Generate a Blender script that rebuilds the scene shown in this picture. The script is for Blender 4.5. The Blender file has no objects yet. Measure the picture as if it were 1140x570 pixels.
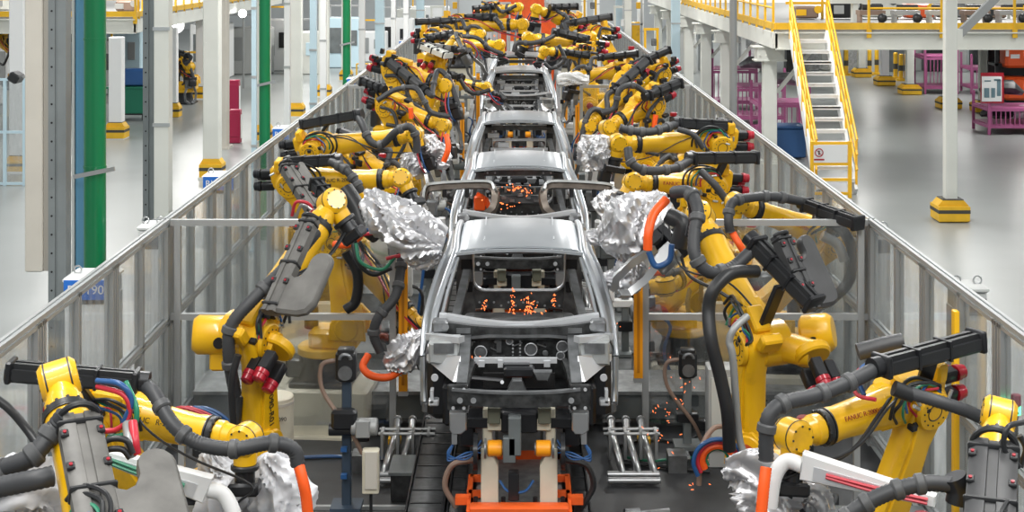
import bpy, math, random
from mathutils import Vector, Matrix, noise
V = Vector
PI = math.pi
scene = bpy.context.scene
col = scene.collection
CAM = V((0, 0, 5.6)); F = 1650.0; CX = 578.0; HY = -50.0
X_, Y_, Z_ = V((1,0,0)), V((0,1,0)), V((0,0,1))

def at(px, py, Y):                      # point of the place seen at a pixel of the photo, Y metres away
    return V(((px-CX)*Y/F, Y, 5.6-(py-HY)*Y/F))

def on_ray(px, py, S, r, far=True):     # point on that ray at distance r from S
    d = V(((px-CX)/F, 1.0, -(py-HY)/F)); o = CAM - S
    a = d.dot(d); b = 2*o.dot(d); c = o.dot(o)-r*r
    D = b*b-4*a*c
    t = -b/(2*a) if D <= 0 else (-b + (1 if far else -1)*math.sqrt(D))/(2*a)
    return CAM + d*t

# ---------------------------------------------------------------- materials
MATS = {}
def mat(name, rgb, rough=.5, metal=0., bump=0., bscale=20., var=0., vscale=4., emit=0., alpha=1., coat=0., dirt=None, spec=None):
    if name in MATS: return MATS[name]
    m = bpy.data.materials.new(name); m.use_nodes = True
    nt = m.node_tree; n = nt.nodes; L = nt.links
    b = n['Principled BSDF']
    c = (*rgb, 1)
    b.inputs['Base Color'].default_value = c
    b.inputs['Roughness'].default_value = rough
    b.inputs['Metallic'].default_value = metal
    if coat: b.inputs['Coat Weight'].default_value = coat
    if spec is not None: b.inputs['Specular IOR Level'].default_value = spec
    tc = n.new('ShaderNodeTexCoord')
    if var or dirt:
        t = n.new('ShaderNodeTexNoise'); t.inputs['Scale'].default_value = vscale
        t.inputs['Detail'].default_value = 5; L.new(tc.outputs['Object'], t.inputs['Vector'])
        r = n.new('ShaderNodeValToRGB'); L.new(t.outputs['Fac'], r.inputs['Fac'])
        r.color_ramp.elements[0].position = .35; r.color_ramp.elements[1].position = .68
        lo = dirt if dirt else tuple(max(0, x*(1-var)) for x in rgb)
        r.color_ramp.elements[0].color = (*lo, 1); r.color_ramp.elements[1].color = c
        if dirt: r.color_ramp.elements[0].position = .28; r.color_ramp.elements[1].position = .42
        L.new(r.outputs['Color'], b.inputs['Base Color'])
    if bump:
        t2 = n.new('ShaderNodeTexNoise'); t2.inputs['Scale'].default_value = bscale; t2.inputs['Detail'].default_value = 4
        L.new(tc.outputs['Object'], t2.inputs['Vector'])
        bp = n.new('ShaderNodeBump'); bp.inputs['Strength'].default_value = bump; bp.inputs['Distance'].default_value = .02
        L.new(t2.outputs['Fac'], bp.inputs['Height']); L.new(bp.outputs['Normal'], b.inputs['Normal'])
    if emit:
        b.inputs['Emission Color'].default_value = c; b.inputs['Emission Strength'].default_value = emit
    if alpha < 1: b.inputs['Alpha'].default_value = alpha
    MATS[name] = m
    return m

YEL = mat('yellow_paint', (.82,.46,.006), .36, dirt=(.62,.33,.012), vscale=3.2, coat=.25)
YELC = mat('yellow_casting', (.80,.44,.006), .42, bump=.12, bscale=60, coat=.15)
BLK = mat('black_plastic', (.018,.019,.021), .42)
BLK2 = mat('satin_black_metal', (.022,.023,.026), .3, metal=.3)
HOSE = mat('dark_grey_hose', (.042,.044,.048), .5)
HOSEL = mat('grey_hose_clamp', (.075,.077,.08), .5)
COVER = mat('grey_cover', (.165,.16,.15), .5, var=.35, vscale=5)
COVERD = mat('charcoal_cover', (.06,.061,.064), .45, var=.3, vscale=4)
RED = mat('red_cap', (.36,.006,.02), .3, coat=.4)
ORG = mat('orange_sleeve', (.95,.115,.012), .42)
BLUE = mat('blue_tube', (.02,.085,.24), .35)
REDT = mat('red_tube', (.55,.03,.05), .35)
GRNT = mat('green_tube', (.02,.22,.12), .35)
FOIL = mat('silver_foil_cloth', (.66,.66,.68), .32, metal=.7, bump=.18, bscale=7)
FOILW = mat('white_foil_cloth', (.66,.67,.70), .5, metal=.1, bump=.2, bscale=7)
ALU = mat('aluminium_profile', (.46,.475,.48), .38, metal=.5)
ALUD = mat('dark_slot', (.10,.105,.11), .6)
CREAM = mat('cream_paint', (.66,.62,.50), .45, var=.12)
WHITE = mat('white_paint', (.78,.79,.79), .45)
OFFW = mat('off_white_paint', (.70,.71,.66), .5, var=.1, vscale=1.2)
BEIGE = mat('beige_paint', (.56,.53,.47), .5, var=.1, vscale=1.5)
STEELC = mat('grey_column_steel', (.25,.275,.28), .42, metal=.35, var=.2, vscale=2)
CARS = mat('bare_body_steel', (.52,.55,.58), .3, metal=.75, var=.1, vscale=2)
CARB = mat('bright_zinc_steel', (.70,.72,.75), .33, metal=.5)
CARD = mat('dark_bay_steel', (.075,.078,.08), .36, metal=.45, var=.7, vscale=11)  # engine-bay steel, deep shade contrast darkened into the base colour
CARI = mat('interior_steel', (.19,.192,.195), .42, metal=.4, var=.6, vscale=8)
CARM = mat('mid_grey_steel', (.24,.25,.26), .38, metal=.6, var=.4, vscale=7)
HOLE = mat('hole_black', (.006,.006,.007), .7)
ORPL = mat('orange_frame_paint', (.90,.13,.02), .45, var=.2)
YORM = mat('amber_motor_paint', (.95,.36,.01), .38)
AMB = mat('amber_guard', (.92,.36,.004), .4)
SAFY = mat('safety_yellow', (.90,.50,.012), .42)
BASEY = mat('bollard_yellow', (.80,.47,.02), .5, var=.15)
BASEK = mat('bollard_black', (.05,.048,.04), .6)
GRN = mat('green_pipe_paint', (.0,.205,.07), .28, coat=.4)
LBLUE = mat('light_blue_paint', (.17,.42,.66), .4)
PALEB = mat('pale_blue_paint', (.52,.68,.76), .45)
SIGNB = mat('sign_blue', (.02,.16,.60), .4)
PINK = mat('magenta_rack_paint', (.36,.09,.22), .5)
MAROON = mat('maroon_paint', (.33,.01,.055), .4)
DBLUE = mat('dark_blue_bin', (.02,.08,.22), .5)
GBIN = mat('green_bin', (.01,.19,.11), .5)
FORK = mat('orange_red_body', (.75,.10,.02), .4)
BEAM = mat('grey_green_beam', (.17,.19,.195), .45, metal=.2, var=.25, vscale=3)
BEAMT = mat('galvanised_plate', (.36,.375,.38), .45, metal=.4, var=.4, vscale=8)
TRACK = mat('worn_track_steel', (.055,.057,.06), .45, metal=.4, var=.5, vscale=14)
CHROME = mat('brushed_tube', (.55,.56,.57), .28, metal=.85)
MOTG = mat('grey_motor', (.33,.34,.34), .45, metal=.3)
OLIVE = mat('olive_mask', (.13,.135,.10), .6)
PLASTG = mat('light_grey_box', (.46,.47,.46), .5)
BUNDLE = mat('brown_cable', (.25,.17,.13), .5)

# ---------------------------------------------------------------- mesh builder
def frame_for(d, up=None):
    d = d.normalized()
    u = up if up is not None else (Z_ if abs(d.z) < .9 else Y_)
    s = d.cross(u)
    if s.length < 1e-5: s = d.cross(X_)
    s.normalize(); w = s.cross(d).normalized()
    return d, s, w

def spline(P, n=8):
    P = [V(p) for p in P]
    if len(P) < 3: return [P[0].lerp(P[-1], i/n) for i in range(n+1)]
    Q = [P[0]*2-P[1]] + P + [P[-1]*2-P[-2]]
    out = []
    for i in range(1, len(Q)-2):
        a, b, c, d = Q[i-1:i+3]
        for k in range(n):
            t = k/n
            out.append(.5*((2*b)+(c-a)*t+(2*a-5*b+4*c-d)*t*t+(3*b-a-3*c+d)*t**3))
    out.append(P[-1]); return out

KEEP = {'bolt_ring', 'slot_row', 'rivet_row', 'punched_holes', 'printed_blocks', 'curtain_strips', 'bars', 'cable_gland'}
class MB:
    def __init__(s): s.v = []; s.f = []; s.m = []; s.cur = 0; s.cuts = []
    def add(s, vs, fs):
        b = len(s.v); s.cuts.append((b, len(s.f))); s.v += vs; s.f += [tuple(b+i for i in f) for f in fs]; s.m += [s.cur]*len(fs); return s
    def slot(s, i): s.cur = i; return s
    def sweep(s, P, R, n=12, cap=True, up=None, sq=(1, 1), rect=False, fn=None):
        P = [V(p) for p in P]
        if not hasattr(R, '__len__'): R = [R]*len(P)
        vs = []; fs = []; w = up
        for i, p in enumerate(P):
            a = P[max(0, i-1)]; c = P[min(len(P)-1, i+1)]
            d = c-a
            if d.length < 1e-7: d = (P[-1]-P[0])
            if w is None: _, sd, w = frame_for(d)
            else:
                d = d.normalized(); sd = d.cross(w)
                if sd.length < 1e-4: _, sd, w = frame_for(d)
                sd.normalize(); w = sd.cross(d).normalized()
            for k in range(n):
                if rect:
                    x, y = [(1,1),(-1,1),(-1,-1),(1,-1)][k]
                else:
                    t = 2*PI*k/n; x, y = math.cos(t), math.sin(t)
                q = p + (sd*x*sq[0]+w*y*sq[1])*R[i]
                if fn: q = fn(q, p, i, k)
                vs.append(q)
        for i in range(len(P)-1):
            for k in range(n):
                a = i*n+k; b = i*n+(k+1) % n
                fs.append((a, b, b+n, a+n))
        if cap:
            fs.append(tuple(range(n-1, -1, -1))); fs.append(tuple(range(len(vs)-n, len(vs))))
        return s.add(vs, fs)
    def cyl(s, a, b, r, r2=None, n=16, bev=0.):
        a = V(a); b = V(b); r2 = r if r2 is None else r2
        L = (b-a).length; bev = min(bev, L*.4)
        if bev:
            d = (b-a).normalized()
            return s.sweep([a, a+d*1e-4, a+d*bev, b-d*bev, b-d*1e-4, b], [max(r-bev, .001)]*1+[max(r-bev, .001), r, r2, max(r2-bev, .001), max(r2-bev, .001)], n)
        return s.sweep([a, b], [r, r2], n)
    def bar(s, a, b, w, h=None, up=None):
        h = w if h is None else h
        return s.sweep([a, b], 1, 4, True, up, (w/2, h/2), True)
    def poly(s, P, w, h=None, up=None):   # rectangular section along a path
        h = w if h is None else h
        return s.sweep(P, 1, 4, True, up, (w/2, h/2), True)
    def hose(s, P, r, n=12, seg=8, rib=0., ribn=2):
        Q = spline(P, seg); R = r
        if rib:
            # even spacing, alternating radii
            L = sum((Q[i+1]-Q[i]).length for i in range(len(Q)-1)); m = max(8, min(220, int(L/(r*.28))))
            Q = resample(Q, m); R = [r*(1+rib*(1 if i % 2 else -1)) for i in range(len(Q))]
        return s.sweep(Q, R, n)
    def prism(s, prof, o, ux, uy, uz, t, ch=0.):
        o = V(o); n = len(prof)
        cx = sum(p[0] for p in prof)/n; cy = sum(p[1] for p in prof)/n
        sx = max(abs(p[0]-cx) for p in prof); sy = max(abs(p[1]-cy) for p in prof)
        def lay(z, inset):
            kx = 1-inset/max(sx, 1e-6); ky = 1-inset/max(sy, 1e-6)
            return [o+ux*(cx+(p[0]-cx)*kx)+uy*(cy+(p[1]-cy)*ky)+uz*z for p in prof]
        Ls = [lay(-t/2, ch), lay(-t/2+ch, 0), lay(t/2-ch, 0), lay(t/2, ch)] if ch else [lay(-t/2, 0), lay(t/2, 0)]
        vs = [q for l in Ls for q in l]; fs = []
        for i in range(len(Ls)-1):
            for k in range(n):
                a = i*n+k; b = i*n+(k+1) % n; fs.append((a, b, b+n, a+n))
        fs.append(tuple(range(n-1, -1, -1))); fs.append(tuple(range(len(vs)-n, len(vs))))
        return s.add(vs, fs)
    def box(s, c, size, ch=0., ax=None):
        ux, uy, uz = ax if ax else (X_, Y_, Z_)
        hx, hy, hz = size[0]/2, size[1]/2, size[2]/2
        if ch:
            ch = min(ch, hx*.6, hy*.6, hz*.6); k = ch
            prof = [(-hx+k,-hy),(hx-k,-hy),(hx,-hy+k),(hx,hy-k),(hx-k,hy),(-hx+k,hy),(-hx,hy-k),(-hx,-hy+k)]
        else: prof = [(-hx,-hy),(hx,-hy),(hx,hy),(-hx,hy)]
        return s.prism(prof, c, ux, uy, uz, size[2], ch)
    def ball(s, c, r, sc=(1,1,1), ax=None, n=14, m=9):
        c = V(c); ux, uy, uz = ax if ax else (X_, Y_, Z_); vs = []; fs = []
        for i in range(m+1):
            t = PI*(i+.02)/(m+.04)
            for k in range(n):
                p = 2*PI*k/n
                vs.append(c+ux*(r*sc[0]*math.sin(t)*math.cos(p))+uy*(r*sc[1]*math.sin(t)*math.sin(p))+uz*(r*sc[2]*math.cos(t)))
        for i in range(m):
            for k in range(n):
                a = i*n+k; b = i*n+(k+1) % n; fs.append((a, a+n, b+n, b))
        fs.append(tuple(range(n))); fs.append(tuple(range(m*n+n-1, m*n-1, -1)))
        return s.add(vs, fs)
    def ringplate(s, outer, inner, t):    # plate with a hole; loops of equal length, t = thickness vector
        n = len(outer); vs = list(outer)+list(inner)+[p+t for p in outer]+[p+t for p in inner]; fs = []
        for k in range(n):
            j = (k+1) % n
            fs += [(k, j, n+j, n+k), (2*n+k, 3*n+k, 3*n+j, 2*n+j), (k, 2*n+k, 2*n+j, j), (n+k, n+j, 3*n+j, 3*n+k)]
        return s.add(vs, fs)
    def build(s, name, m, parent=None, smooth=True, ang=38, split=False):
        if parent is not None and 1 < len(s.cuts) <= 90 and name not in KEEP:
            B = []
            for i, (vb, fb) in enumerate(s.cuts):
                ve, fe = s.cuts[i+1] if i+1 < len(s.cuts) else (len(s.v), len(s.f))
                q = s.v[vb:ve]
                B.append((vb, ve, fb, fe, [min(p[k] for p in q)-.006 for k in range(3)], [max(p[k] for p in q)+.006 for k in range(3)]))
            gid = list(range(len(B)))
            def root_(a):
                while gid[a] != a: a = gid[a]
                return a
            for a in range(len(B)):
                for b in range(a):
                    if all(B[a][4][k] <= B[b][5][k] and B[b][4][k] <= B[a][5][k] for k in range(3)): gid[root_(a)] = root_(b)
            cl = {}
            for a in range(len(B)): cl.setdefault(root_(a), []).append(a)
            if len(cl) > 1:
                o = None
                for mem in cl.values():
                    q = MB()
                    for a in mem:
                        vb, ve, fb, fe = B[a][:4]; q.add(s.v[vb:ve], [tuple(k-vb for k in f) for f in s.f[fb:fe]])
                    q.cuts = q.cuts[:1]; r = q.build(name, m, parent, smooth, ang); o = o or r
                return o
        me = bpy.data.meshes.new(name)
        org = ORG_OF.get(parent.name, V((0,0,0))) if parent else V((0,0,0))
        top = not parent
        if top:
            xs = [v.x for v in s.v]; ys = [v.y for v in s.v]; zs = [v.z for v in s.v]
            org = V(((min(xs)+max(xs))/2, (min(ys)+max(ys))/2, min(zs)))
        me.from_pydata([tuple(v-org) for v in s.v], [], s.f)
        ms = m if isinstance(m, (list, tuple)) else [m]
        for q in ms: me.materials.append(q)
        if len(ms) > 1: me.polygons.foreach_set('material_index', s.m)
        me.update()
        o = bpy.data.objects.new(name, me); col.objects.link(o)
        if smooth:
            me.polygons.foreach_set('use_smooth', [True]*len(me.polygons))
            try: me.set_sharp_from_angle(angle=math.radians(ang))
            except Exception: pass
        if top: o.location = org; ORG_OF[o.name] = org
        else: o.parent = parent; ORG_OF[o.name] = org
        return o
ORG_OF = {}

def resample(Q, m):
    D = [0]
    for i in range(len(Q)-1): D.append(D[-1]+(Q[i+1]-Q[i]).length)
    out = []; j = 0
    for k in range(m+1):
        t = D[-1]*k/m
        while j < len(Q)-2 and D[j+1] < t: j += 1
        u = (t-D[j])/max(D[j+1]-D[j], 1e-9); out.append(Q[j].lerp(Q[j+1], u))
    return out

def tag(o, label=None, cat=None, group=None, kind=None):
    if label: o['label'] = label
    if cat: o['category'] = cat
    if group: o['group'] = group
    if kind: o['kind'] = kind
    return o
def thing(name, loc, label, cat, group=None):
    o = bpy.data.objects.new(name, None); col.objects.link(o); o.location = loc; o.empty_display_size = .2
    ORG_OF[o.name] = V(loc); return tag(o, label, cat, group)
def struct(o): o['kind'] = 'structure'; return o

def lettering(txt, size, o, ux, uy, m, parent, name='lettering', thick=.002, center=True):
    cu = bpy.data.curves.new('t', 'FONT'); cu.body = txt; cu.size = size; cu.extrude = thick
    if center: cu.align_x = 'CENTER'; cu.align_y = 'CENTER'
    ob = bpy.data.objects.new('t', cu); col.objects.link(ob)
    dg = bpy.context.evaluated_depsgraph_get()
    me = bpy.data.meshes.new_from_object(ob.evaluated_get(dg))
    bpy.data.objects.remove(ob); bpy.data.curves.remove(cu)
    ux = ux.normalized(); uz = ux.cross(uy).normalized(); uy = uz.cross(ux)
    org = ORG_OF.get(parent.name, V((0,0,0)))
    for v in me.vertices:
        c = v.co.copy(); v.co = V(o)+ux*c.x+uy*c.y+uz*c.z-org
    me.materials.clear(); me.materials.append(m); me.name = name
    o2 = bpy.data.objects.new(name, me); col.objects.link(o2); o2.parent = parent
    ORG_OF[o2.name] = org
    return o2

def crumple(P, R, seed, n=48, m=44, amp=.16, sq=(1, 1)):   # wrinkled cloth sleeve with folds running along a path
    mb = MB(); Q = resample(spline(P, 8), m)
    rs = spline([V((r, 0, 0)) for r in R], 8); rs = resample_f([r.x for r in rs], m)
    off = V((seed*3.7, seed*1.3, seed*.7))
    def fn(q, p, i, k):
        d = q-p; a = 2*PI*k/n; u = i/m
        tw = .5*math.sin(u*5+seed)
        c, s_ = math.cos(a+tw), math.sin(a+tw)
        f1 = abs(noise.noise(V((c*2.2, s_*2.2, u*1.6))+off)); f2 = abs(noise.noise(V((c*4.6, s_*4.6, u*3.5))+off*2))
        f3 = noise.noise(q*9+off); f4 = noise.noise(q*2.5+off)
        return p+d*max(.3, 1+.55*f4-.95*f1-.38*f2+.05*f3+.1)
    for e in (0, -1): rs[e] *= .4
    mb.sweep(Q, rs, n, True, None, sq, False, fn); return mb
def resample_f(a, m):
    return [a[min(len(a)-1, int(i/m*(len(a)-1)+.5))] for i in range(m+1)]
# ---------------------------------------------------------------- welding robots
def bolts(mb, c, ax, r, k, br, t=.012):
    d, s_, w = frame_for(ax)
    for i in range(k):
        a = 2*PI*i/k; p = c+(s_*math.cos(a)+w*math.sin(a))*r
        mb.cyl(p, p+d*t, br, n=6)

def arm_profile(r0, r1, w0, w1, L, n=10):    # outline of a two-eyed arm: big end at 0, small end at L, waisted between
    P = []
    for i in range(n+1):
        a = PI/2+PI*i/n; P.append((r0*math.cos(a), r0*math.sin(a)))
    P += [(L*.22, -w0), (L*.5, -(w0+w1)/2), (L*.78, -w1)]
    for i in range(n+1):
        a = -PI/2+PI*i/n; P.append((L+r1*math.cos(a), r1*math.sin(a)))
    P += [(L*.78, w1), (L*.5, (w0+w1)/2), (L*.22, w0)]
    return P

def robot(label, base, E, W, yaw=0., riser=0., ef=True, wf=True, tool=(0, -.3, -1), sc=1.0, housing=None, hose=None,
          sleeve=None, cover=None, foils=(), gun=True, cables=True, mark=None, armmark=None, detail=1, housem=None, flip=False, drum=False, extra=(), rw=.86, mess=0, motofs=None, capm=None,
          group='yellow spot-welding robots along the line', le=1.08, lw=1.42, foilm=None, rm=CREAM, lowcover=False):
    bx, by = base; root = thing('welding_robot', (bx, by, 0), label, 'robot', group)
    B = V((bx, by, 0)); yd = V((math.cos(math.radians(yaw)), math.sin(math.radians(yaw)), 0)); ys = V((-yd.y, yd.x, 0))
    hi = detail
    NS = 20 if hi else 12
    if riser > .05:
        m = MB(); m.box(B+V((0,0,riser/2)), (rw, .86, riser), .03, (yd, ys, Z_)); m.box(B+V((0,0,.02)), (1.05,1.05,.04), 0, (yd, ys, Z_))
        m.build('riser', rm, root)
    S = B+V((0,0,riser+.67*sc))+yd*.3*sc
    # base casting
    m = MB(); z0 = riser
    m.box(B+V((0,0,z0+.03)), (.72*sc,.72*sc,.06), .01, (yd, ys, Z_))
    m.sweep([B+V((0,0,z0+.05)), B+V((0,0,z0+.12)), B+V((0,0,z0+.26*sc)), B+V((0,0,z0+.33*sc))], [.33*sc,.31*sc,.27*sc,.29*sc], NS)
    m.box(B-yd*.3*sc+V((0,0,z0+.17*sc)), (.3*sc,.3*sc,.22*sc), .02, (yd, ys, Z_))
    for q in (-1, 1):
        c = B+yd*.28*q*sc+ys*.28*sc+V((0,0,z0+.1)); m.cyl(c-V((0,0,.05)), c+V((0,0,.05)), .03, n=8)
        ring = [c+V((0,0,.09))+ (ys*math.cos(t)+Z_*math.sin(t))*.035 for t in [2*PI*i/10 for i in range(11)]]
        m.sweep(ring, .009, 6)
    m.build('base', BLK2, root)
    # turret
    m = MB()
    m.cyl(B+V((0,0,z0+.33*sc)), B+V((0,0,z0+.43*sc)), .33*sc, n=NS, bev=.015)
    m.box((B+yd*.12*sc)+V((0,0,z0+.52*sc)), (.58*sc,.42*sc,.26*sc), .05, (yd, ys, Z_))
    for q in (-1, 1): m.prism([(-.22,-.14),(.22,-.14),(.2,.1),(.1,.2),(-.06,.2),(-.2,.06)], S+ys*.2*q*sc, yd, Z_, ys, .09*sc, .015)
    m.cyl(S-ys*.26*sc, S+ys*.26*sc, .15*sc, n=NS, bev=.02)
    tr = m.build('turret', YEL, root)
    m = MB(); c = B-yd*.17*sc+V((0,0,z0+.62*sc)); m.cyl(c, c+V((0,0,.26*sc)), .085*sc, n=14, bev=.01)
    mo = m.build('turret_motor', BLK, tr)
    m = MB(); m.cyl(c+V((0,0,.26*sc)), c+V((0,0,.34*sc)), .072*sc, n=14, bev=.015)
    m.cyl(S+ys*.26*sc, S+ys*.40*sc, .08*sc, n=14, bev=.015); m.build('motor_cap', RED, tr, split=True)
    # links
    Ep = on_ray(E[0], E[1], S, le*sc, ef) if len(E) == 2 else at(*E)
    Wp = on_ray(W[0], W[1], Ep, lw*sc, wf) if len(W) == 2 else at(*W)
    d1 = Ep-S; L1 = d1.length; a1 = d1.normalized(); d2 = Wp-Ep; L2 = d2.length; a2 = d2.normalized()
    nx = a1.cross(a2)
    if nx.length < .15: nx = a1.cross(V((yd.y, -yd.x, 0)).cross(a1))
    nx.normalize()
    if nx.dot(CAM-Ep) < 0: nx = -nx
    if flip: nx = -nx
    v1 = nx.cross(a1).normalized()
    Lo = nx*.05*sc
    m = MB()
    pr = arm_profile(.2*sc, .19*sc, .17*sc, .13*sc, L1)
    m.prism(pr, S+Lo, a1, v1, nx, .2*sc, .03*sc)
    m.prism([(x*.9+L1*.05, y*.62) for x, y in pr], S+Lo, a1, v1, nx, .235*sc, .012)
    la = m.build('lower_arm', YEL, root)
    m = MB()
    for P, r in ((S, .145), (Ep, .14)):
        for q in (1, -1): m.cyl(P+Lo+nx*.1*sc*q, P+Lo+nx*.14*sc*q, r*1.18*sc, r*1.12*sc, n=NS+8, bev=.01)
    m.build('joint_cap', YELC, la, split=True)
    m = MB()
    for P, r in ((S, .115), (Ep, .11)):
        bolts(m, P+Lo+nx*.139*sc*(-1 if flip else 1), nx*(-1 if flip else 1), r*sc, 12, .0075*sc, .006)
        m.sweep([P+Lo+nx*.139*sc+(a1*math.cos(t)+v1*math.sin(t))*r*.62*sc for t in [2*PI*j/20 for j in range(21)]], .006*sc, 5)
    m.build('bolt_ring', BLK, la)
    # elbow housing
    w2 = nx.cross(a2).normalized()
    if w2.dot(Z_) < 0: w2 = -w2
    eo = -nx*.13*sc
    m = MB()
    if not motofs: m.box(Ep+eo+a2*.05*sc, (.5*sc, .36*sc, .26*sc), .06*sc, (a2, w2, nx))
    m.cyl(Ep+eo-nx*.14*sc, Ep+eo+nx*.14*sc, .2*sc, n=NS+2, bev=.025)
    if not motofs: m.box(Ep+eo-a2*.2*sc+w2*.06*sc, (.16*sc,.3*sc,.3*sc), .03*sc, (a2, w2, nx))
    el = m.build('elbow_housing', YEL, root)
    if motofs:
        m = MB(); c = Ep+eo+V(motofs)-a2*.12*sc; m.cyl(c-a2*.05, c+a2*.05, .165*sc, n=22, bev=.02); m.sweep([c, Ep+eo], [.12*sc,.14*sc], 14); m.build('motor_mount', YELC, el)
    m = MB(); m2 = MB(); mm = MB()
    for i, (p, q) in enumerate(((.11, .07), (-.05, .1), (.03, -.08))):
        c = Ep+eo-a2*.26*sc+w2*p*sc+nx*q*sc + (V(motofs) if motofs else V((0,0,0)))
        m.box(c-a2*.07*sc, (.18*sc,.1*sc,.1*sc), .012, (a2, w2, nx))
        m2.sweep([c-a2*.16*sc, c-a2*.162*sc, c-a2*.2*sc, c-a2*.205*sc, c-a2*.25*sc, c-a2*.26*sc], [.03*sc,.066*sc,.066*sc,.058*sc,.056*sc,.04*sc], 14)
        mm.cyl(c-a2*.25*sc, c-a2*.26*sc, .03*sc, n=10)
    m.build('arm_motor', BLK2, el, split=True); m2.build('motor_cap', capm or RED, el, split=True)
    if drum:
        da, db = Ep+V(drum[0]), Ep+V(drum[1]); dd = (db-da).normalized(); m = MB(); m.sweep([da, da+dd*.03, db-dd*.05, db], [.14*sc,.17*sc,.17*sc,.135*sc], 22); m.box(da.lerp(db,.35)-Z_*.2*sc, (.14*sc,.16*sc,.2*sc), .02); m.build('drive_drum', YEL, el)
        m = MB(); c = da.lerp(db,.25)-Z_*.03; m.cyl(c-Y_*.15*sc, c-Y_*.185*sc, .05*sc, n=14); m.build('drum_plug', HOLE, el)
    # forearm
    m = MB(); f0 = Ep+a2*.12*sc+eo*.35; f1 = Wp-a2*.3*sc
    Q = [f0.lerp(f1, t) for t in (0, .12, .25, .5, .86, .93, 1)]
    m.sweep(Q, [x*sc for x in (.15,.172,.16,.142,.126,.134,.132)], NS+4)
    m.box(f0+a2*.12*sc, (.4*sc,.3*sc,.3*sc), .06*sc, (a2, w2, nx))
    fo = m.build('forearm', YEL, root)
    m = MB(); m.cyl(f1, f1+a2*.05*sc, .137*sc, n=NS+4, bev=.008); m.cyl(f1-a2*.012*sc, f1, .142*sc, n=NS+4)
    bolts(m, f1+a2*.03*sc, a2, .125*sc, 12, .012, .03*sc); m.build('wrist_seal', BLK, root)
    # wrist
    td = V(tool).normalized()
    wa = a2.cross(td)
    if wa.length < .1: wa = nx.copy()
    wa.normalize()
    m = MB(); m.cyl(f1+a2*.05*sc, f1+a2*.13*sc, .115*sc, n=NS+2, bev=.01)
    m.sweep([f1+a2*.12*sc, Wp-a2*.05*sc], [.105*sc,.085*sc], NS)
    m.cyl(Wp-wa*.115*sc, Wp+wa*.115*sc, .125*sc, n=NS+4, bev=.03*sc)
    m.cyl(Wp, Wp+td*.2*sc, .1*sc, .09*sc, n=NS, bev=.012)
    wr = m.build('wrist', YEL, root)
    m = MB()
    for q in (-1, 1): m.cyl(Wp+wa*.068*sc*q, Wp+wa*.078*sc*q, .128*sc, n=NS+4)
    m.cyl(Wp+td*.19*sc, Wp+td*.235*sc, .112*sc, n=NS, bev=.01)
    bolts(m, Wp+wa*.115*sc, wa, .09*sc, 8, .009, .006); bolts(m, Wp-wa*.115*sc, -wa, .09*sc, 8, .009, .006)
    m.build('flange', BLK, wr)
    G0 = Wp+td*.23*sc
    # weld gun: bracket, transformer, C arms with electrodes
    if gun:
        gs, gw = frame_for(td, a2)[1:]
        m = MB()
        m.cyl(G0, G0+td*.08*sc, .09*sc, n=12)
        m.box(G0+td*.12*sc, (.09*sc,.26*sc,.3*sc), .015, (td, gs, gw)); m.box(G0+td*.24*sc+gw*.1*sc, (.2*sc,.2*sc,.14*sc), .02, (td, gs, gw))
        g = m.build('weld_gun', BLK2, root)
        m = MB(); m.box(G0+td*.28*sc-gw*.09*sc, (.26*sc,.17*sc,.16*sc), .015, (td, gs, gw))
        for q in (-1, 1):
            m.poly([G0+td*.3*sc+gs*.1*q*sc, G0+td*.55*sc+gs*.19*q*sc, G0+td*.75*sc+gs*.17*q*sc, G0+td*.83*sc+gs*.05*q*sc], .055*sc, .07*sc)
            m.cyl(G0+td*.83*sc+gs*.05*q*sc, G0+td*.83*sc+gs*.005*q*sc, .015*sc, n=8)
        m.build('gun_arm', CHROME if hi else CARM, g)
        if cables:
            for i, mt in enumerate((REDT, BLUE)):
                m = MB(); o = gw*(.02+.05*i)*sc
                m.hose([Wp+td*.12*sc+gs*.12*sc+o, G0+gs*.26*sc+td*.08*sc+o, G0+td*.28*sc+gs*.24*sc+o, G0+td*.36*sc+gs*.1*sc+o], .012*sc, 6, 6)
                m.build('gun_cable', mt, g)
    else:
        m = MB(); m.cyl(G0, G0+td*.1*sc, .08*sc, n=14); m.box(G0+td*.14*sc, (.1*sc,.24*sc,.2*sc), .02, frame_for(td)); g = m.build('tool_adapter', BLK2, root)
    for i, fo_ in enumerate(foils):
        P = [at(*p) for p in fo_[0]]
        o = crumple(P, [r for r in fo_[1]], i+len(label)*.31, sq=fo_[2] if len(fo_) > 2 else (1, 1)).build('heat_cloth', foilm or FOIL, root, ang=75)
    # hose housing over the elbow
    if housing is not False:
        if housing:
            hf, hb = at(*housing[0]), at(*housing[1])
        else:
            hf = Ep+a2*.55*sc+w2*.36*sc-nx*.05; hb = Ep-a2*.35*sc+w2*.40*sc-nx*.05
        hd = (hb-hf).normalized(); _, hs, hw = frame_for(hd)
        LH = (hb-hf).length; mid = (hb+hf)/2
        m = MB()
        pf = [(-.085,-.05),(-.06,-.075),(.06,-.075),(.085,-.05),(.085,.03),(.055,.03),(.055,.07),(.02,.07),(.02,.05),(-.02,.05),(-.02,.07),(-.055,.07),(-.055,.03),(-.085,.03)]
        (m.prism([(x*sc, y*sc) for x, y in pf], mid, hs, hw, hd, LH) if hi else m.sweep([hf, hf+hd*LH*.03, hf+hd*LH*.3, hb-hd*LH*.04, hb], [.06*sc,.075*sc,.085*sc,.085*sc,.05*sc], 9))
        hh = m.build('hose_housing', housem or BLK, root)
        m = MB()
        for t in (.0, .97): m.box(hf+hd*LH*t, (.2*sc,.17*sc,.05*sc), .012, (hs, hw, hd))
        for t in (.3, .62): m.box(hf+hd*LH*t, (.185*sc,.155*sc,.022*sc), 0, (hs, hw, hd))
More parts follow.
